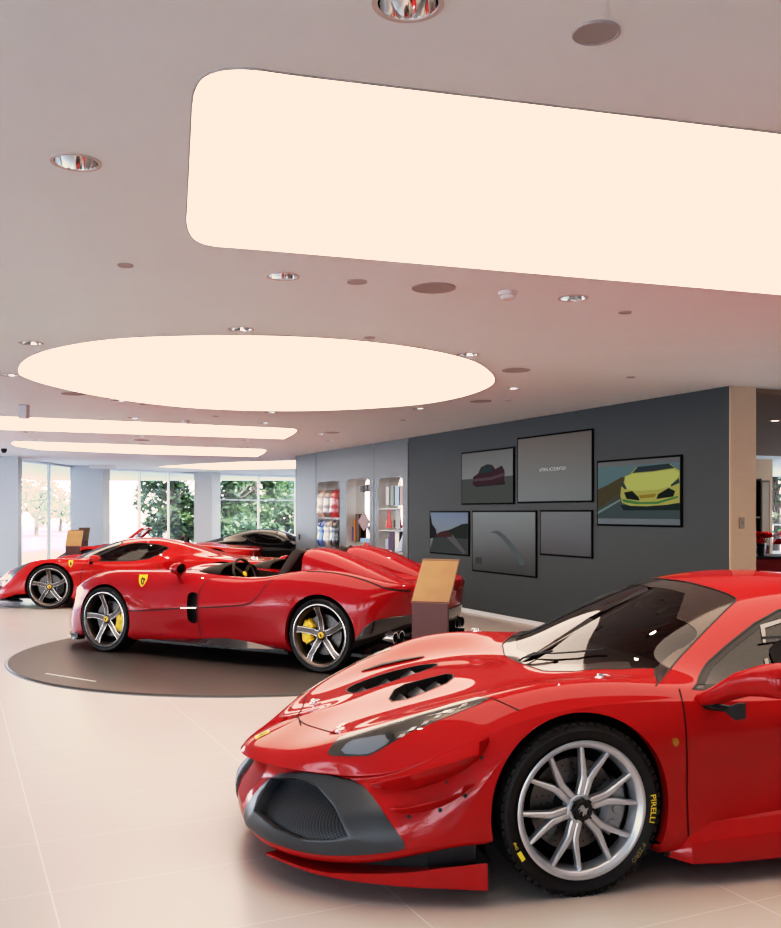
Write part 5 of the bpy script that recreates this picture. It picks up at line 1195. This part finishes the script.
# ------------------------------------------------------------------ open two-seat speedster on the turntable
TT = .02
mz = empty('speedster_car', 'crimson open-top speedster with twin headrest humps parked on the dark turntable', 'car', (-2.56, 10.89, TT), math.radians(-29.03))
def row(x, a, ctr):
    return [(x,) + tuple(p) for p in a] + [(x, .38, ctr[0]), (x, .18, ctr[1]), (x, 0, ctr[2])]
MN = [
 [(-.9,0,.1),(-1.0,0,.12),(-1.05,0,.2),(-1.06,0,.3),(-1.05,0,.42),(-1.02,0,.5),(-.98,0,.545),(-.92,0,.58),(-.85,0,.61),(-.78,0,.635),(-.7,0,.655),(-.62,0,.67)],
 [(-.85,.4,.1),(-.95,.45,.12),(-1.0,.47,.2),(-1.0,.47,.3),(-.97,.45,.42),(-.93,.44,.51),(-.88,.42,.57),(-.81,.39,.61),(-.73,.32,.64),(-.66,.24,.66),(-.58,.12,.68),(-.5,0,.7)],
 [(-.68,.65,.12),(-.73,.72,.13),(-.75,.73,.2),(-.75,.73,.3),(-.72,.725,.43),(-.68,.725,.55),(-.66,.74,.63),(-.6,.67,.68),(-.52,.52,.68),(-.45,.36,.68),(-.38,.18,.70),(-.32,0,.72)],
 [(-.5,.75,.12),(-.50,.88,.13),(-.52,.90,.22),(-.52,.905,.34),(-.49,.90,.48),(-.45,.88,.62),(-.42,.83,.73),(-.37,.73,.775),(-.31,.56,.75),(-.25,.38,.73),(-.2,.18,.74),(-.17,0,.755)],
 [(-.2,.78,.13),(-.22,.95,.15),(-.22,.965,.28),(-.22,.97,.42),(-.21,.965,.57),(-.19,.935,.72),(-.16,.86,.815),(-.13,.74,.845),(-.1,.57,.80),(-.06,.38,.77),(-.03,.18,.77),(0,0,.78)],
 [(.15,.8,.13),(.15,.965,.15),(.15,.98,.28),(.15,.98,.43),(.15,.975,.58),(.15,.95,.73),(.15,.88,.835),(.15,.75,.862),(.17,.57,.83),(.18,.38,.80),(.2,.18,.795),(.2,0,.80)],
 [(.5,.8,.13),(.5,.95,.16),(.5,.965,.28),(.5,.975,.45),(.5,.955,.59),(.5,.93,.72),(.5,.87,.825),(.5,.75,.868),(.5,.57,.85),(.5,.38,.83),(.5,.18,.825),(.5,0,.825)],
 row(.9, [(.8,.13),(.93,.17),(.935,.28),(.955,.49),(.93,.60),(.91,.71),(.865,.805),(.76,.868),(.57,.87)], (.86,.855,.855)),
 row(1.3, [(.8,.13),(.92,.19),(.925,.3),(.955,.52),(.93,.61),(.91,.71),(.87,.795),(.79,.842),(.6,.87)], (.88,.87,.87)),
 row(1.7, [(.8,.13),(.92,.2),(.925,.31),(.955,.545),(.935,.63),(.91,.715),(.87,.79),(.79,.835),(.6,.84)], (.84,.84,.84)),
 row(2.05, [(.8,.13),(.935,.2),(.945,.32),(.965,.55),(.955,.65),(.93,.75),(.885,.835),(.79,.86),(.6,.84)], (.84,.84,.84)),
 row(2.4, [(.8,.13),(.97,.2),(.985,.35),(.99,.53),(.985,.67),(.955,.80),(.885,.91),(.78,.925),(.6,.89)], (.88,.88,.88)),
 row(2.72, [(.8,.13),(.985,.2),(1.0,.35),(1.0,.53),(.99,.68),(.955,.82),(.88,.925),(.77,.94),(.6,.9)], (.88,.88,.88)),
 row(3.05, [(.75,.2),(.96,.24),(.975,.36),(.975,.53),(.965,.67),(.935,.79),(.87,.885),(.76,.905),(.6,.87)], (.85,.85,.85)),
 [(3.25,.6,.3),(3.26,.84,.34),(3.28,.87,.42),(3.29,.88,.54),(3.30,.88,.65),(3.31,.85,.75),(3.31,.79,.82),(3.31,.70,.835),(3.31,.56,.82),(3.31,.38,.80),(3.31,.18,.80),(3.31,0,.80)],
 [(3.3,.35,.35),(3.36,.50,.37),(3.40,.53,.44),(3.43,.55,.54),(3.45,.56,.65),(3.48,.56,.76),(3.48,.53,.80),(3.47,.47,.81),(3.46,.38,.80),(3.45,.27,.795),(3.45,.13,.79),(3.45,0,.79)],
 [(3.35,0,.35),(3.42,0,.37),(3.47,0,.44),(3.5,0,.54),(3.52,0,.65),(3.55,0,.76),(3.54,0,.79),(3.535,0,.80),(3.53,0,.80),(3.52,0,.795),(3.51,0,.79),(3.5,0,.79)],
]
ml = Loft(MN, .8); ml.root_inv = car_inv(mz); mz_inv = ml.root_inv
mfa, mfl = arch(ml, .0, .345, .372); mra, mrl = arch(ml, 2.72, .345, .378)
cock = ml.path('top', chaikin([(1.02, -.14), (.98, -.42), (1.04, -.70), (1.35, -.755), (1.85, -.75), (2.14, -.68), (2.17, -.42), (2.14, -.14), (1.6, -.12)], 2), True)
mvent = ml.path('cam', chaikin([(188.5, 592.5), (197.5, 592.3), (197, 600), (196.6, 610), (197.8, 623.3), (189, 622.6), (186.8, 614), (186.8, 601)], 1), True, step=2.)
mbody = ml.part('body', ml.rect(), CRIMSON, mz, [mfa, mra, cock, mvent])
ml.flange('arch_lip', mfl, (0, .05, 0), CRIMSON, mz, closed=False); ml.flange('arch_lip', mrl, (0, .05, 0), CRIMSON, mz, closed=False)
LEATHER = mat('dark_brown_leather', (.035, .024, .018), .55, noise=(60, .3))
ml.flange('cockpit_rim', cock, (0, 0, -.16), LEATHER, mz)
vv = ml.part('side_vent', mvent, VOID, mz, off=-.05); ml.flange('vent_wall', mvent, (0, .06, 0), DARK, vv)
fin = ml.path('cam', [(181, 607.6), (196.5, 607.2), (196.5, 608.8), (181, 608.4)], True, step=2.); ml.part('vent_fin', fin, CHROME, mz, off=.008, skirt=.008)
ml.ribbon('body_crease', ml.path('cam', spline([(127.5, 611.2), (150, 610.2), (181, 608.3)], 4), False, step=3), .010, VOID, mz)
ml.ribbon('door_seam', ml.path('cam', spline([(211, 578.5), (204, 584), (199.5, 592), (198, 604), (198.6, 622), (201, 636)], 4), False, step=3), .010, VOID, mz)
ml.ribbon('door_seam', ml.path('cam', spline([(198, 608), (225, 606.5), (247, 604.5), (258, 596), (266, 585), (273, 579)], 4), False, step=3), .010, VOID, mz)
ml.ribbon('clam_seam', ml.path('cam', spline([(306, 571.5), (325, 572), (345, 575), (365, 580.5), (385, 588), (400, 590.5), (410, 591)], 4), False, step=3), .016, VOID, mz)
# sills
for sg in (-1, 1):
    bm = bmesh.new(); R = []
    for (x, yo, zt, zb) in ((.40, .93, .185, .155), (.9, .965, .20, .15), (1.6, .975, .245, .15), (1.9, .97, .245, .15), (2.30, .93, .205, .165)):
        R.append([bm.verts.new((x, sg * y, z)) for y, z in ((.80, zt), (yo - .05, zt), (yo, zb + .02), (yo, zb), (.8, zb))])
    for A, B in zip(R[:-1], R[1:]):
        for q in range(5): bm.faces.new((A[q], A[(q + 1) % 5], B[(q + 1) % 5], B[q]))
    bm.faces.new(R[0]); bm.faces.new(R[-1][::-1]); bm_obj('sill', bm, CARBON, mz, True, 25)
    bm = bmesh.new(); add_prism(bm, chaikin([(-1.08, .2), (-1.0, .5), (-.74, .77), (-.50, .93), (-.42, .94), (-.42, .8), (-.8, .6), (-.9, .2)], 1), .10, .125, 0, Matrix.Diagonal((1, sg, 1, 1)))
    add_box(bm, (-.56, sg * .90 - .01, .11), (-.45, sg * .90 + .01, .17), .006); bm_obj('splitter', bm, CARBON, mz)
    for x, r in ((0, .39), (2.72, .395)):
        bm = bmesh.new(); prof = [(r * math.cos(math.radians(a)), .345 + r * math.sin(math.radians(a))) for a in range(-30, 211, 12)]
        a = [bm.verts.new((x + p, sg * .87, z)) for p, z in prof]; b = [bm.verts.new((x + p, sg * .56, z)) for p, z in prof]
        for i in range(len(a) - 1): bm.faces.new((a[i], a[i + 1], b[i + 1], b[i]))
        bm.faces.new(b); bm_obj('wheel_well', bm, VOID, mz)
    # headrest humps
    bm = bmesh.new(); R = []; N = 18
    for (x, zt, w, cy) in ((2.285, 1.075, .225, .395), (2.292, 1.112, .24, .395), (2.33, 1.122, .25, .395), (2.42, 1.124, .26, .395), (2.6, 1.085, .275, .395), (2.8, 1.015, .262, .39), (3.0, .935, .235, .385), (3.2, .855, .185, .38), (3.38, .785, .09, .375)):
        R.append([bm.verts.new((x + (0 if x > 2.3 else .0), sg * (cy - w * math.copysign(abs(math.cos(PI * k / N)) ** .5, math.cos(PI * k / N))), .74 + (zt - .74) * math.sin(PI * k / N) ** .42 if 0 < k < N else .74)) for k in range(N + 1)])
    for A, B in zip(R[:-1], R[1:]):
        for q in range(N): bm.faces.new((A[q], A[q + 1], B[q + 1], B[q]))
    bm.faces.new(R[0]); bm_obj('headrest_fairing', bm, CRIMSON, mz, True, 50)
    # seat
    bm = bmesh.new(); cy = sg * .41; prof = [(1.56, .42), (1.80, .40), (1.93, .50), (2.02, .72), (2.13, .93), (2.20, 1.06), (2.25, 1.09)]; R = []
    for i, (x, z) in enumerate(prof):
        w = (.24, .25, .25, .24, .17, .12, .10)[i]; n = Vector((-.9, 0, .3)) if i > 1 else Vector((0, 0, 1))
        R.append([bm.verts.new(Vector((x, cy + w * s_, z)) + n * d) for s_, d in ((-1, .0), (-1, .10), (-.72, .10), (-.6, .03), (0, .02), (.6, .03), (.72, .10), (1, .10), (1, 0))])
    for A, B in zip(R[:-1], R[1:]):
        for q in range(8): bm.faces.new((A[q], A[q + 1], B[q + 1], B[q]))
    bm.faces.new(R[-1]); o = bm_obj('seat', bm, LEATHER, mz, True, 50); so = o.modifiers.new('th', 'SOLIDIFY'); so.thickness = .03
    # cowl ring round the instruments
    bm = bmesh.new(); R = []
    for (x, zt, w) in ((1.00, .885, .27), (1.10, .925, .30), (1.25, .955, .315), (1.36, .955, .31)):
        R.append([bm.verts.new((x, cy - w * math.cos(PI * k / 14), .83 + (zt - .83) * math.sin(PI * k / 14) ** .7 if 0 < k < 14 else .82)) for k in range(15)])
    for A, B in zip(R[:-1], R[1:]):
        for q in range(14): bm.faces.new((A[q], A[q + 1], B[q + 1], B[q]))
    o = bm_obj('wind_cowl', bm, mat('cowl_brown', (.022, .015, .012), .55, spec=.25), mz, True, 60); so = o.modifiers.new('th', 'SOLIDIFY'); so.thickness = .015
    # mirror pod
    bm = bmesh.new(); M = Matrix.Translation((1.0, sg * .93, .905)) @ Matrix.Rotation(PI / 2, 4, 'Y') @ Matrix.Diagonal((1, 1.3, 1, 1)); add_lathe(bm, [(0, -.10), (.03, -.09), (.055, -.05), (.063, 0), (.063, .03), (.054, .035), (.052, .015), (0, .015)], 24, 'Z', 0, M)
    add_tube(bm, [(.99, sg * .93, .87), (1.0, sg * .91, .80), (1.01, sg * .87, .76)], [.028, .022, .03], 8)
    mi = bm_obj('side_mirror', bm, CRIMSON, mz, True, 40); bm = bmesh.new(); add_lathe(bm, [(0, .0), (.053, .0)], 24, 'Z', 0, Matrix.Translation((1.018, sg * .93, .905)) @ Matrix.Rotation(PI / 2, 4, 'Y') @ Matrix.Diagonal((1, 1.3, 1, 1))); bm_obj('mirror_glass', bm, mat('mirror_glass', (.10, .10, .11), .1, 1.), mi)
    # exhausts
    for y in (.40, .52):
        bm = bmesh.new(); add_lathe(bm, [(.055, 0), (.055, .2), (.046, .2), (.046, 0)], 24, 'Z', 0, Matrix.Translation((3.18, sg * (y + .20), .335)) @ Matrix.Rotation(PI / 2, 4, 'Y'), close=True); bm_obj('exhaust', bm, CHROME, mz, True)
bm = bmesh.new(); add_lathe(bm, [(.165 + .015 * math.cos(q * PI / 4), .017 * math.sin(q * PI / 4)) for q in range(8)], 32, 'Z', 0, Matrix.Translation((1.42, -.41, .835)) @ Matrix.Rotation(math.radians(70), 4, 'Y'), close=True)
for an in (0, 2.2, -2.2): add_box(bm, (0, -.018, -.008), (.16, .018, .008), 0, 0, Matrix.Translation((1.42, -.41, .835)) @ Matrix.Rotation(math.radians(70), 4, 'Y') @ Matrix.Rotation(an, 4, 'Z'))
add_tube(bm, [(1.42, -.41, .835), (1.2, -.41, .78)], .035, 8)
sw_ = bm_obj('steering_wheel', bm, LEATHER, mz, True, 40); bm = bmesh.new(); add_lathe(bm, [(0, .022), (.026, .018), (.03, .01)], 20, 'Z', 0, Matrix.Translation((1.42, -.41, .835)) @ Matrix.Rotation(math.radians(70), 4, 'Y')); bm_obj('horn_badge', bm, YELLOW, sw_)
bm = bmesh.new(); add_box(bm, (1.0, -.76, .30), (2.18, .76, .36)); add_box(bm, (.98, -.76, .3), (1.06, .76, .80)); add_box(bm, (2.12, -.76, .3), (2.2, .76, .86)); add_box(bm, (1.0, -.10, .36), (2.15, .10, .78), .03); add_box(bm, (1.05, -.74, .62), (1.30, .74, .79), .05)
for sg in (-1, 1): add_box(bm, (1.0, sg * .775 - .02, .3), (2.18, sg * .775 + .02, .76), .01)
bm_obj('cockpit_tub', bm, LEATHER, mz)
bm = bmesh.new(); add_prism(bm, [(-.85, -.6), (-.85, .6), (-.42, .6), (-.42, -.6)], .12, .3); add_prism(bm, [(-.42, -.55), (-.42, .55), (.42, .55), (.42, .88), (2.3, .88), (2.3, .55), (3.2, .55), (3.2, -.55), (2.3, -.55), (2.3, -.88), (.42, -.88), (.42, -.55)], .13, .17); bm_obj('underbody', bm, DARK, mz)
# rear diffuser: dark corner piece and blade
df = np.array(polyline([(12.95, .9), (13.15, 1.5), (13.5, 2.35), (13.85, 2.75), (14.4, 2.9), (15, 2.9), (16, 2.9), (16, .3), (14, .3), (13.2, .3)], .15))
dd = ml.part('diffuser', df, CARBON, mz, off=.014, skirt=.012)
bm = bmesh.new(); add_prism(bm, [(3.02, -.93), (3.16, -.93), (3.46, -.56), (3.52, 0), (3.46, .56), (3.16, .93), (3.02, .93), (3.04, 0)], .17, .20); add_prism(bm, [(3.06, -.80), (3.3, -.62), (3.38, 0), (3.3, .62), (3.06, .80)], .2, .40)
for k in range(-3, 4): add_box(bm, (3.2, k * .17 - .008, .13), (3.5, k * .17 + .008, .30))
bm_obj('diffuser_blade', bm, CARBON, mz)
for sg in (0,):
    tl = ml.path('rear', [(-.60, .70), (-.1, .725), (-.1, .745), (-.60, .72)], True); ml.part('tail_light', tl, mat('tail_lamp_red', (.35, .0, .0), .15, 0, 1.), mz, off=.006, skirt=.006)
    hd_ = ml.path('front', [(-.74, .50), (-.42, .50), (-.42, .53), (-.72, .56)], True); ml.part('headlight', hd_, LENS, mz, off=.003)
def badge(loft, root, cx, cy, w, h, lean=0.):
    f = lambda x, z: (cx + x * w + lean * z, cy - z * h)
    b = loft.part('shield_badge', loft.path('cam', [f(*p) for p in SHIELD], True, step=2), YELLOW, root, off=.003, skirt=.003)
    b = b if isinstance(b, tuple) else (b, b)
    uv = [loft.pick('cam', f(x * .62, z * .72)) for x, z in HORSE]; p, n = loft.ev(uv); V = p + n * .005
    for sg in (0, 1):
        bm = bmesh.new(); vs = [bm.verts.new(tuple(q * [1, 1 - 2 * sg, 1])) for q in V]; fc = bm.faces.new(vs); bmesh.ops.triangulate(bm, faces=[fc]); bm_obj('horse_emblem', bm, BLACKHORSE, b[sg])
badge(ml, mz, 142.8, 580.8, 5.6, 6.2, 1.0)
for (x, y, s_) in ((0, -.845, -1), (0, .845, 1), (2.72, -.835, -1), (2.72, .835, 1)):
    t_ = wheel('wheel', mz, (x, y, .345), s_, 'five', .345, .255 if x < 1 else .29, .287, YELLOW, YELLOW, DARKALLOY, BRIGHT, spin=.12 if x < 1 else .06, detail='front' if x < 1 else 'rear', tread=False)
    yy = -(.255 if x < 1 else .29) / 2 * 1.024
    text_mesh('PIRELLI', .026, lambda X, Y: ((.318 + Y) * math.cos(1.05 - X / .318), yy, (.318 + Y) * math.sin(1.05 - X / .318)), 'tyre_lettering', mat('grey_print', (.12, .12, .12), .6), t_, True)
# ------------------------------------------------------------------ mid-engined coupe behind, and its far copies
cp = empty('sports_coupe', 'red coupe with dark side windows and five spoke wheels behind the speedster', 'car', (-5.34, 15.65, 0), math.radians(3))
def fz(x, z):
    if z < .3: return z
    d = 0 if x < 1.75 else .10 * min(1, (x - 1.75) / 1.1) * (1 if z > .6 else .3)
    return .3 + (z - .3) * .925 - d * (z - .3) / .6 - .045 * max(0, min(1, (z - .75) / .4))
CNET = [[(p[0] if p[0] > -.4 else -.4 + (p[0] + .4) * .78, p[1] * .985, fz(*[p[0], p[2]])) for p in r] for r in HN]
cl = Loft(CNET, .8); cl.root_inv = car_inv(cp); CM = cl.m - 1
ca, cal = arch(cl, .0, .34, .372); cr, crl = arch(cl, 2.65, .345, .38)
cws = np.concatenate([cl.path('top', [(.14, 0), (.16, -.25), (.23, -.45), (.36, -.62), (.50, -.70)], False), cl.path('side', [(.60, .775), (.8, .87), (.98, .955)], False), cl.path('top', [(1.01, -.45), (.97, -.25), (.95, 0)], False)])
cwl = np.concatenate([[[cws[0][0], CM + .4]], cws, [[cws[-1][0], CM + .4]]]); cwc = cwl.copy(); cwc[:, 1] = np.minimum(cwc[:, 1], CM)
csw = cl.path('side', [(.60, .735), (.9, .728), (1.25, .735), (1.5, .765), (1.66, .83), (1.78, .93), (1.62, .975), (1.45, .997), (1.3, 1.005), (1.15, .99), (1.0, .945), (.85, .88), (.70, .805)], True)
cl.part('body', cl.rect(), REDFAR, cp, [ca, cr, cwl, csw], ku=4, kv=4)
cl.flange('arch_lip', cal, (0, .05, 0), REDFAR, cp, closed=False); cl.flange('arch_lip', crl, (0, .05, 0), REDFAR, cp, closed=False)
cl.part('windscreen', cwc, TGLASS, cp, off=-.003, ku=4, kv=4); cl.part('side_window', csw, SGLASS, cp, off=-.004, ku=4, kv=4)
cl.ribbon('window_seal', csw, .022, DARK, cp, closed=True); cl.ribbon('windscreen_seal', cws, .03, DARK, cp)
cl.ribbon('door_seam', cl.path('side', spline([(.56, .72), (.50, .60), (.47, .40), (.50, .22)], .05), False), .010, VOID, cp)
cl.ribbon('door_seam', cl.path('side', spline([(1.62, .74), (1.70, .62), (1.62, .40), (1.55, .22)], .05), False), .010, VOID, cp)
clh = cl.path('top', chaikin([(-.78, -.62), (-.62, -.66), (-.40, -.73), (-.28, -.76), (-.30, -.80), (-.50, -.80), (-.70, -.735)], 1), True); cl.part('headlight', clh, HOUS, cp, off=.003, skirt=.003)
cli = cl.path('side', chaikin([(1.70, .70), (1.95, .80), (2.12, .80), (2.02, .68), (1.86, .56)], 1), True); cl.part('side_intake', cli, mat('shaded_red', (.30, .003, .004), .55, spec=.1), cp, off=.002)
clb = cl.path('front', chaikin([(-.74, .20), (-.40, .19), (-.36, .30), (-.50, .34), (-.72, .33)], 1), True); cl.part('front_intake', clb, VOID, cp, off=.003)
clf = cl.path('side', [(1.93 + .055 * math.cos(k * PI / 8), .885 + .045 * math.sin(k * PI / 8)) for k in range(16)], True); cl.ribbon('fuel_flap_seam', clf, .006, VOID, cp, closed=True, both=False)
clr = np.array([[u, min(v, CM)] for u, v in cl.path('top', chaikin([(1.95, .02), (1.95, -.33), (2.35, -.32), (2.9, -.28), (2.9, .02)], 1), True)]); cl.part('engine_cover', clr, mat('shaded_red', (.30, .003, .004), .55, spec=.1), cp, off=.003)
ctl = cl.path('rear', [(-.72, .60), (-.40, .60), (-.40, .66), (-.70, .66)], True); cl.part('tail_light', ctl, mat('tail_lamp_red', (.35, .0, .0), .15, 0, 1.), cp, off=.004)
badge(cl, cp, 70.8, 563.8, 3., 3.6, .2)
for sg in (-1, 1):
    bm = bmesh.new(); R = []
    for (t, x, z, rx, rz) in ((0, .62, .70, .03, .02), (.3, .66, .74, .035, .03), (.5, .70, .775, .07, .04), (.75, .73, .785, .095, .055), (.95, .75, .785, .09, .05), (1.02, .755, .785, .05, .03)):
        R.append([bm.verts.new((x + rx * math.cos(2 * PI * k / 14), sg * (.87 + .26 * t), z + rz * math.sin(2 * PI * k / 14))) for k in range(14)])
    for A, B in zip(R[:-1], R[1:]):
        for q in range(14):
            f = bm.faces.new((A[q], A[(q + 1) % 14], B[(q + 1) % 14], B[q])); f.material_index = 1 if A is R[0] or A is R[1] else 0
    bm.faces.new(R[-1]); bm_obj('side_mirror', bm, [REDFAR, DARK], cp, True, 50)
    bm = bmesh.new(); add_prism(bm, [(-.42, .86), (-.6, .84), (-.98, .5), (-.98, .2), (-.6, .5)], .10, .12, 0, Matrix.Diagonal((1, sg, 1, 1))); bm_obj('splitter', bm, DARK, cp)
    bm = bmesh.new(); add_prism(bm, [(.4, .85), (.5, .94), (2.2, .96), (2.25, .85)], .10, .14, 0, Matrix.Diagonal((1, sg, 1, 1))); bm_obj('sill', bm, DARK, cp)
    for x in (0, 2.65):
        bm = bmesh.new(); r = .395; prof = [(r * math.cos(math.radians(a)), .34 + r * math.sin(math.radians(a))) for a in range(-30, 211, 15)]
        a = [bm.verts.new((x + p, sg * .84, z)) for p, z in prof]; b = [bm.verts.new((x + p, sg * .56, z)) for p, z in prof]
        for i in range(len(a) - 1): bm.faces.new((a[i], a[i + 1], b[i + 1], b[i]))
        bm.faces.new(b); bm_obj('wheel_well', bm, VOID, cp)
    bm = bmesh.new()
    for (x0, z0, x1, z1, w, t) in ((1.0, .32, 1.42, .26, .25, .10), (1.40, .26, 1.60, .62, .25, .10), (1.60, .62, 1.66, .88, .14, .08)):
        d = Vector((x1 - x0, 0, z1 - z0)); add_box(bm, (0, -w, -t / 2), (d.length, w, t / 2), .03, 0, Matrix.Translation((x0, sg * .37, z0)) @ Matrix.Rotation(-math.atan2(d.z, d.x), 4, 'Y'))
    bm_obj('seat', bm, mat('tan_leather', (.16, .10, .06), .6), cp, True, 40)
bm = bmesh.new(); add_box(bm, (.45, -.74, .14), (1.78, .74, .2)); add_box(bm, (1.72, -.70, .2), (1.78, .70, .80)); add_box(bm, (.5, -.70, .5), (.86, .70, .72), .05); add_prism(bm, [(-.9, -.5), (-.9, .5), (3.3, .5), (3.3, -.5)], .12, .15)
bm_obj('cabin_tub', bm, DARK, cp)
for (x, y, s_) in ((0, -.825, -1), (0, .825, 1), (2.65, -.82, -1), (2.65, .82, 1)):
    wheel('wheel', cp, (x, y, .34), s_, 'five', .34, .25, .285, YELLOW, DARK, DARKALLOY, BRIGHT, spin=.0, detail='front' if x < 1 else 'rear', tread=False)
index_kids()
def coupe(loc, deg, label, swap=None):
    c = copy_tree(cp, None, swap); c.location = loc; c.rotation_euler = (0, 0, math.radians(deg)); c['label'] = label
    return c
# ------------------------------------------------------------------ far cars
coupe((-1.8, 23.7, 0), 184, 'black coupe parked at the back beside the cabinet wall', {'bright_red_paint': BLACKPAINT, 'shaded_red': BLACKPAINT})
# open red spider behind the coupe: low body, windscreen frame, twin hoops
sp_ = empty('spider_car', 'open topped red car behind the coupe with its windscreen frame standing up', 'car', (-6.45, 21.1, 0), math.radians(2))
SN = [[(p[0], p[1], min(p[2], .80 - (.04 if .55 < p[0] < 1.9 and p[1] < .7 else 0)) if .4 < p[0] < 2.3 else min(p[2], .84)) for p in r] for r in CNET]
sl_ = Loft(SN, .8); sl_.root_inv = car_inv(sp_)
sfa, sfl = arch(sl_, .0, .34, .372); sra, srl = arch(sl_, 2.65, .345, .38)
scp = sl_.path('top', chaikin([(.85, .02), (.85, -.60), (1.2, -.66), (1.75, -.62), (1.78, .02)], 1), True); scp[:, 1] = np.where(scp[:, 1] > sl_.m - 1.05, sl_.m - .6, scp[:, 1])
sl_.part('body', sl_.rect(), REDFAR, sp_, [sfa, sra, scp], ku=4, kv=4)
for ch in KIDS[cp.name]:
    if ch.name.split('.')[0] in ('wheel', 'wheel_well', 'splitter', 'sill', 'side_mirror', 'seat', 'cabin_tub', 'headlight', 'front_intake'): copy_tree(ch, sp_)
bm = bmesh.new(); add_tube(bm, spline([(.55, -.68, .76), (.80, -.62, .94), (.98, -.54, 1.09), (1.02, -.40, 1.13), (1.0, 0, 1.15), (1.02, .40, 1.13), (.98, .54, 1.09), (.80, .62, .94), (.55, .68, .76)], .08), .03, 8); fr_o = bm_obj('windscreen_frame', bm, REDFAR, sp_, True)
bm = bmesh.new(); vs = [bm.verts.new(v) for v in ((.55, -.66, .77), (.98, -.52, 1.09), (1.0, 0, 1.14), (.98, .52, 1.09), (.55, .66, .77))]; bm.faces.new(vs); bm_obj('windscreen', bm, TGLASS, sp_)
for sg in (-1, 1):
    bm = bmesh.new(); add_tube(bm, spline([(1.85, sg * .22, .74), (1.85, sg * .24, .90), (1.86, sg * .38, .97), (1.85, sg * .52, .90), (1.85, sg * .54, .74)], .06), .035, 8); bm_obj('roll_hoop', bm, DARK, sp_, True)
# ------------------------------------------------------------------ outside: paving, trees
bm = bmesh.new(); add_box(bm, (-90, -60, -.22), (90, 120, -.13)); tag(bm_obj('ground_outside', bm, mat('pale_paving', (.62, .60, .57), .8, noise=(.4, .2))), kind='structure')
LEAF = [mat('leaf_%s' % n, c, .5) for n, c in (('dark', (.03, .055, .02)), ('mid', (.07, .11, .04)), ('light', (.15, .20, .075)))]
HAZE_LEAF = [mat('haze_leaf_%s' % n, c, .6) for n, c in (('a', (.22, .27, .16)), ('b', (.32, .37, .22)), ('c', (.42, .46, .30)))]  # paler greens paint distance haze into the leaves
BARK = mat('bark', (.14, .10, .075), .8, noise=(20, .5))
def tree(x, y, h, w, z0, seed, label, n=2600, leaf=.16, leaves=None):
    e = empty('tree', label, 'tree', (x, y, 0), 0, 'trees outside the windows'); rng = random.Random(seed)
    bm = bmesh.new(); add_tube(bm, spline([(0, 0, -.13), (.06, .03, h * .3), (-.05, 0, h * .6), (0, 0, h * .85)], .4), .14, 8)
    for k in range(7):
        a = rng.uniform(0, 2 * PI); z = h * rng.uniform(.25, .6); add_tube(bm, [(0, 0, z), (math.cos(a) * w * .25, math.sin(a) * w * .25, z + h * .12), (math.cos(a) * w * .42, math.sin(a) * w * .42, z + h * .22)], [.07, .045, .02], 6)
    bm_obj('trunk', bm, BARK, e, True)
    bm = bmesh.new(); bl = [(rng.uniform(-.36, .36) * w, rng.uniform(-.36, .36) * w, z0 + (h - z0) * rng.uniform(.08, .92), rng.uniform(.16, .30) * w) for _ in range(16)]
    for k in range(n):
        cx, cy, cz, r = rng.choice(bl); d = Vector((rng.gauss(0, 1), rng.gauss(0, 1), rng.gauss(0, 1))).normalized() * r * rng.uniform(.55, 1.05); c = Vector((cx, cy, cz)) + d
        a = Vector((rng.gauss(0, 1), rng.gauss(0, 1), rng.gauss(0, .6))).normalized(); b = a.orthogonal().normalized(); b = (Matrix.Rotation(rng.uniform(0, 6.28), 3, a) @ b); s = leaf * rng.uniform(.6, 1.3)
        f = bm.faces.new([bm.verts.new(c + q) for q in (-a * s, b * s * .4, a * s, -b * s * .4)]); f.material_index = rng.choices((0, 1, 2), (3, 4, 3))[0]
    bm_obj('foliage', bm, leaves or LEAF, e)
TR = [(172, 40, 4.4, 2.6, .2, 'leafy tree outside the second window'), (228, 44, 4.6, 3.4, -.1, 'green tree at the left of the third window'), (256, 49.5, 4.6, 3.4, -.1, 'dense green tree in the middle of the third window'), (286, 55, 4.6, 3.2, -.1, 'green tree outside beside the cabinet wall'), (36, 64, 3.4, 3.6, .9, 'tree with haze-pale leaf colour outside the first window'), (60, 78, 3.2, 3.6, .9, 'pale distant tree at the right of the first window'), (776, 34, 4.5, 3., .3, 'tree outside the far window at the right picture edge')]
for k, (px, Y, h, w, z0, lb) in enumerate(TR):
    p = px_pt(px, Y); tree(p[0], p[1], h, w, z0, 11 + k, lb, 6500 if k < 4 else 1600, .17, HAZE_LEAF if k in (4, 5) else None)
for k, (x, y) in enumerate(((-20, 2), (-19, 8), (-21, -5), (-24, 12), (-9, -16), (-3, -17), (3, -18), (-15, -14))):
    tree(x, y, 6.5, 4.5, .4, 40 + k, 'tree outside the glazing behind or left of the viewer', 1500, .22)
# ------------------------------------------------------------------ daylight and lamps
w = bpy.data.worlds.new('daylight'); SC.world = w; w.use_nodes = True; nt = w.node_tree; bg = nt.nodes['Background']
tc = nt.nodes.new('ShaderNodeTexCoord'); sp = nt.nodes.new('ShaderNodeSeparateXYZ'); rp = nt.nodes.new('ShaderNodeValToRGB'); nt.links.new(tc.outputs['Generated'], sp.inputs[0]); nt.links.new(sp.outputs[2], rp.inputs[0])
rp.color_ramp.elements[0].position = .0; rp.color_ramp.elements[0].color = (.95, .97, 1, 1); rp.color_ramp.elements[1].position = .6; rp.color_ramp.elements[1].color = (.45, .62, 1, 1)
nt.links.new(rp.outputs[0], bg.inputs[0]); bg.inputs[1].default_value = 8.0
sun = bpy.data.lights.new('sun', 'SUN'); sun.energy = 9; sun.angle = .01; sun.color = (1, .93, .82); so = bpy.data.objects.new('sun', sun); COL.objects.link(so); so.rotation_euler = (math.radians(28), math.radians(20), 0)
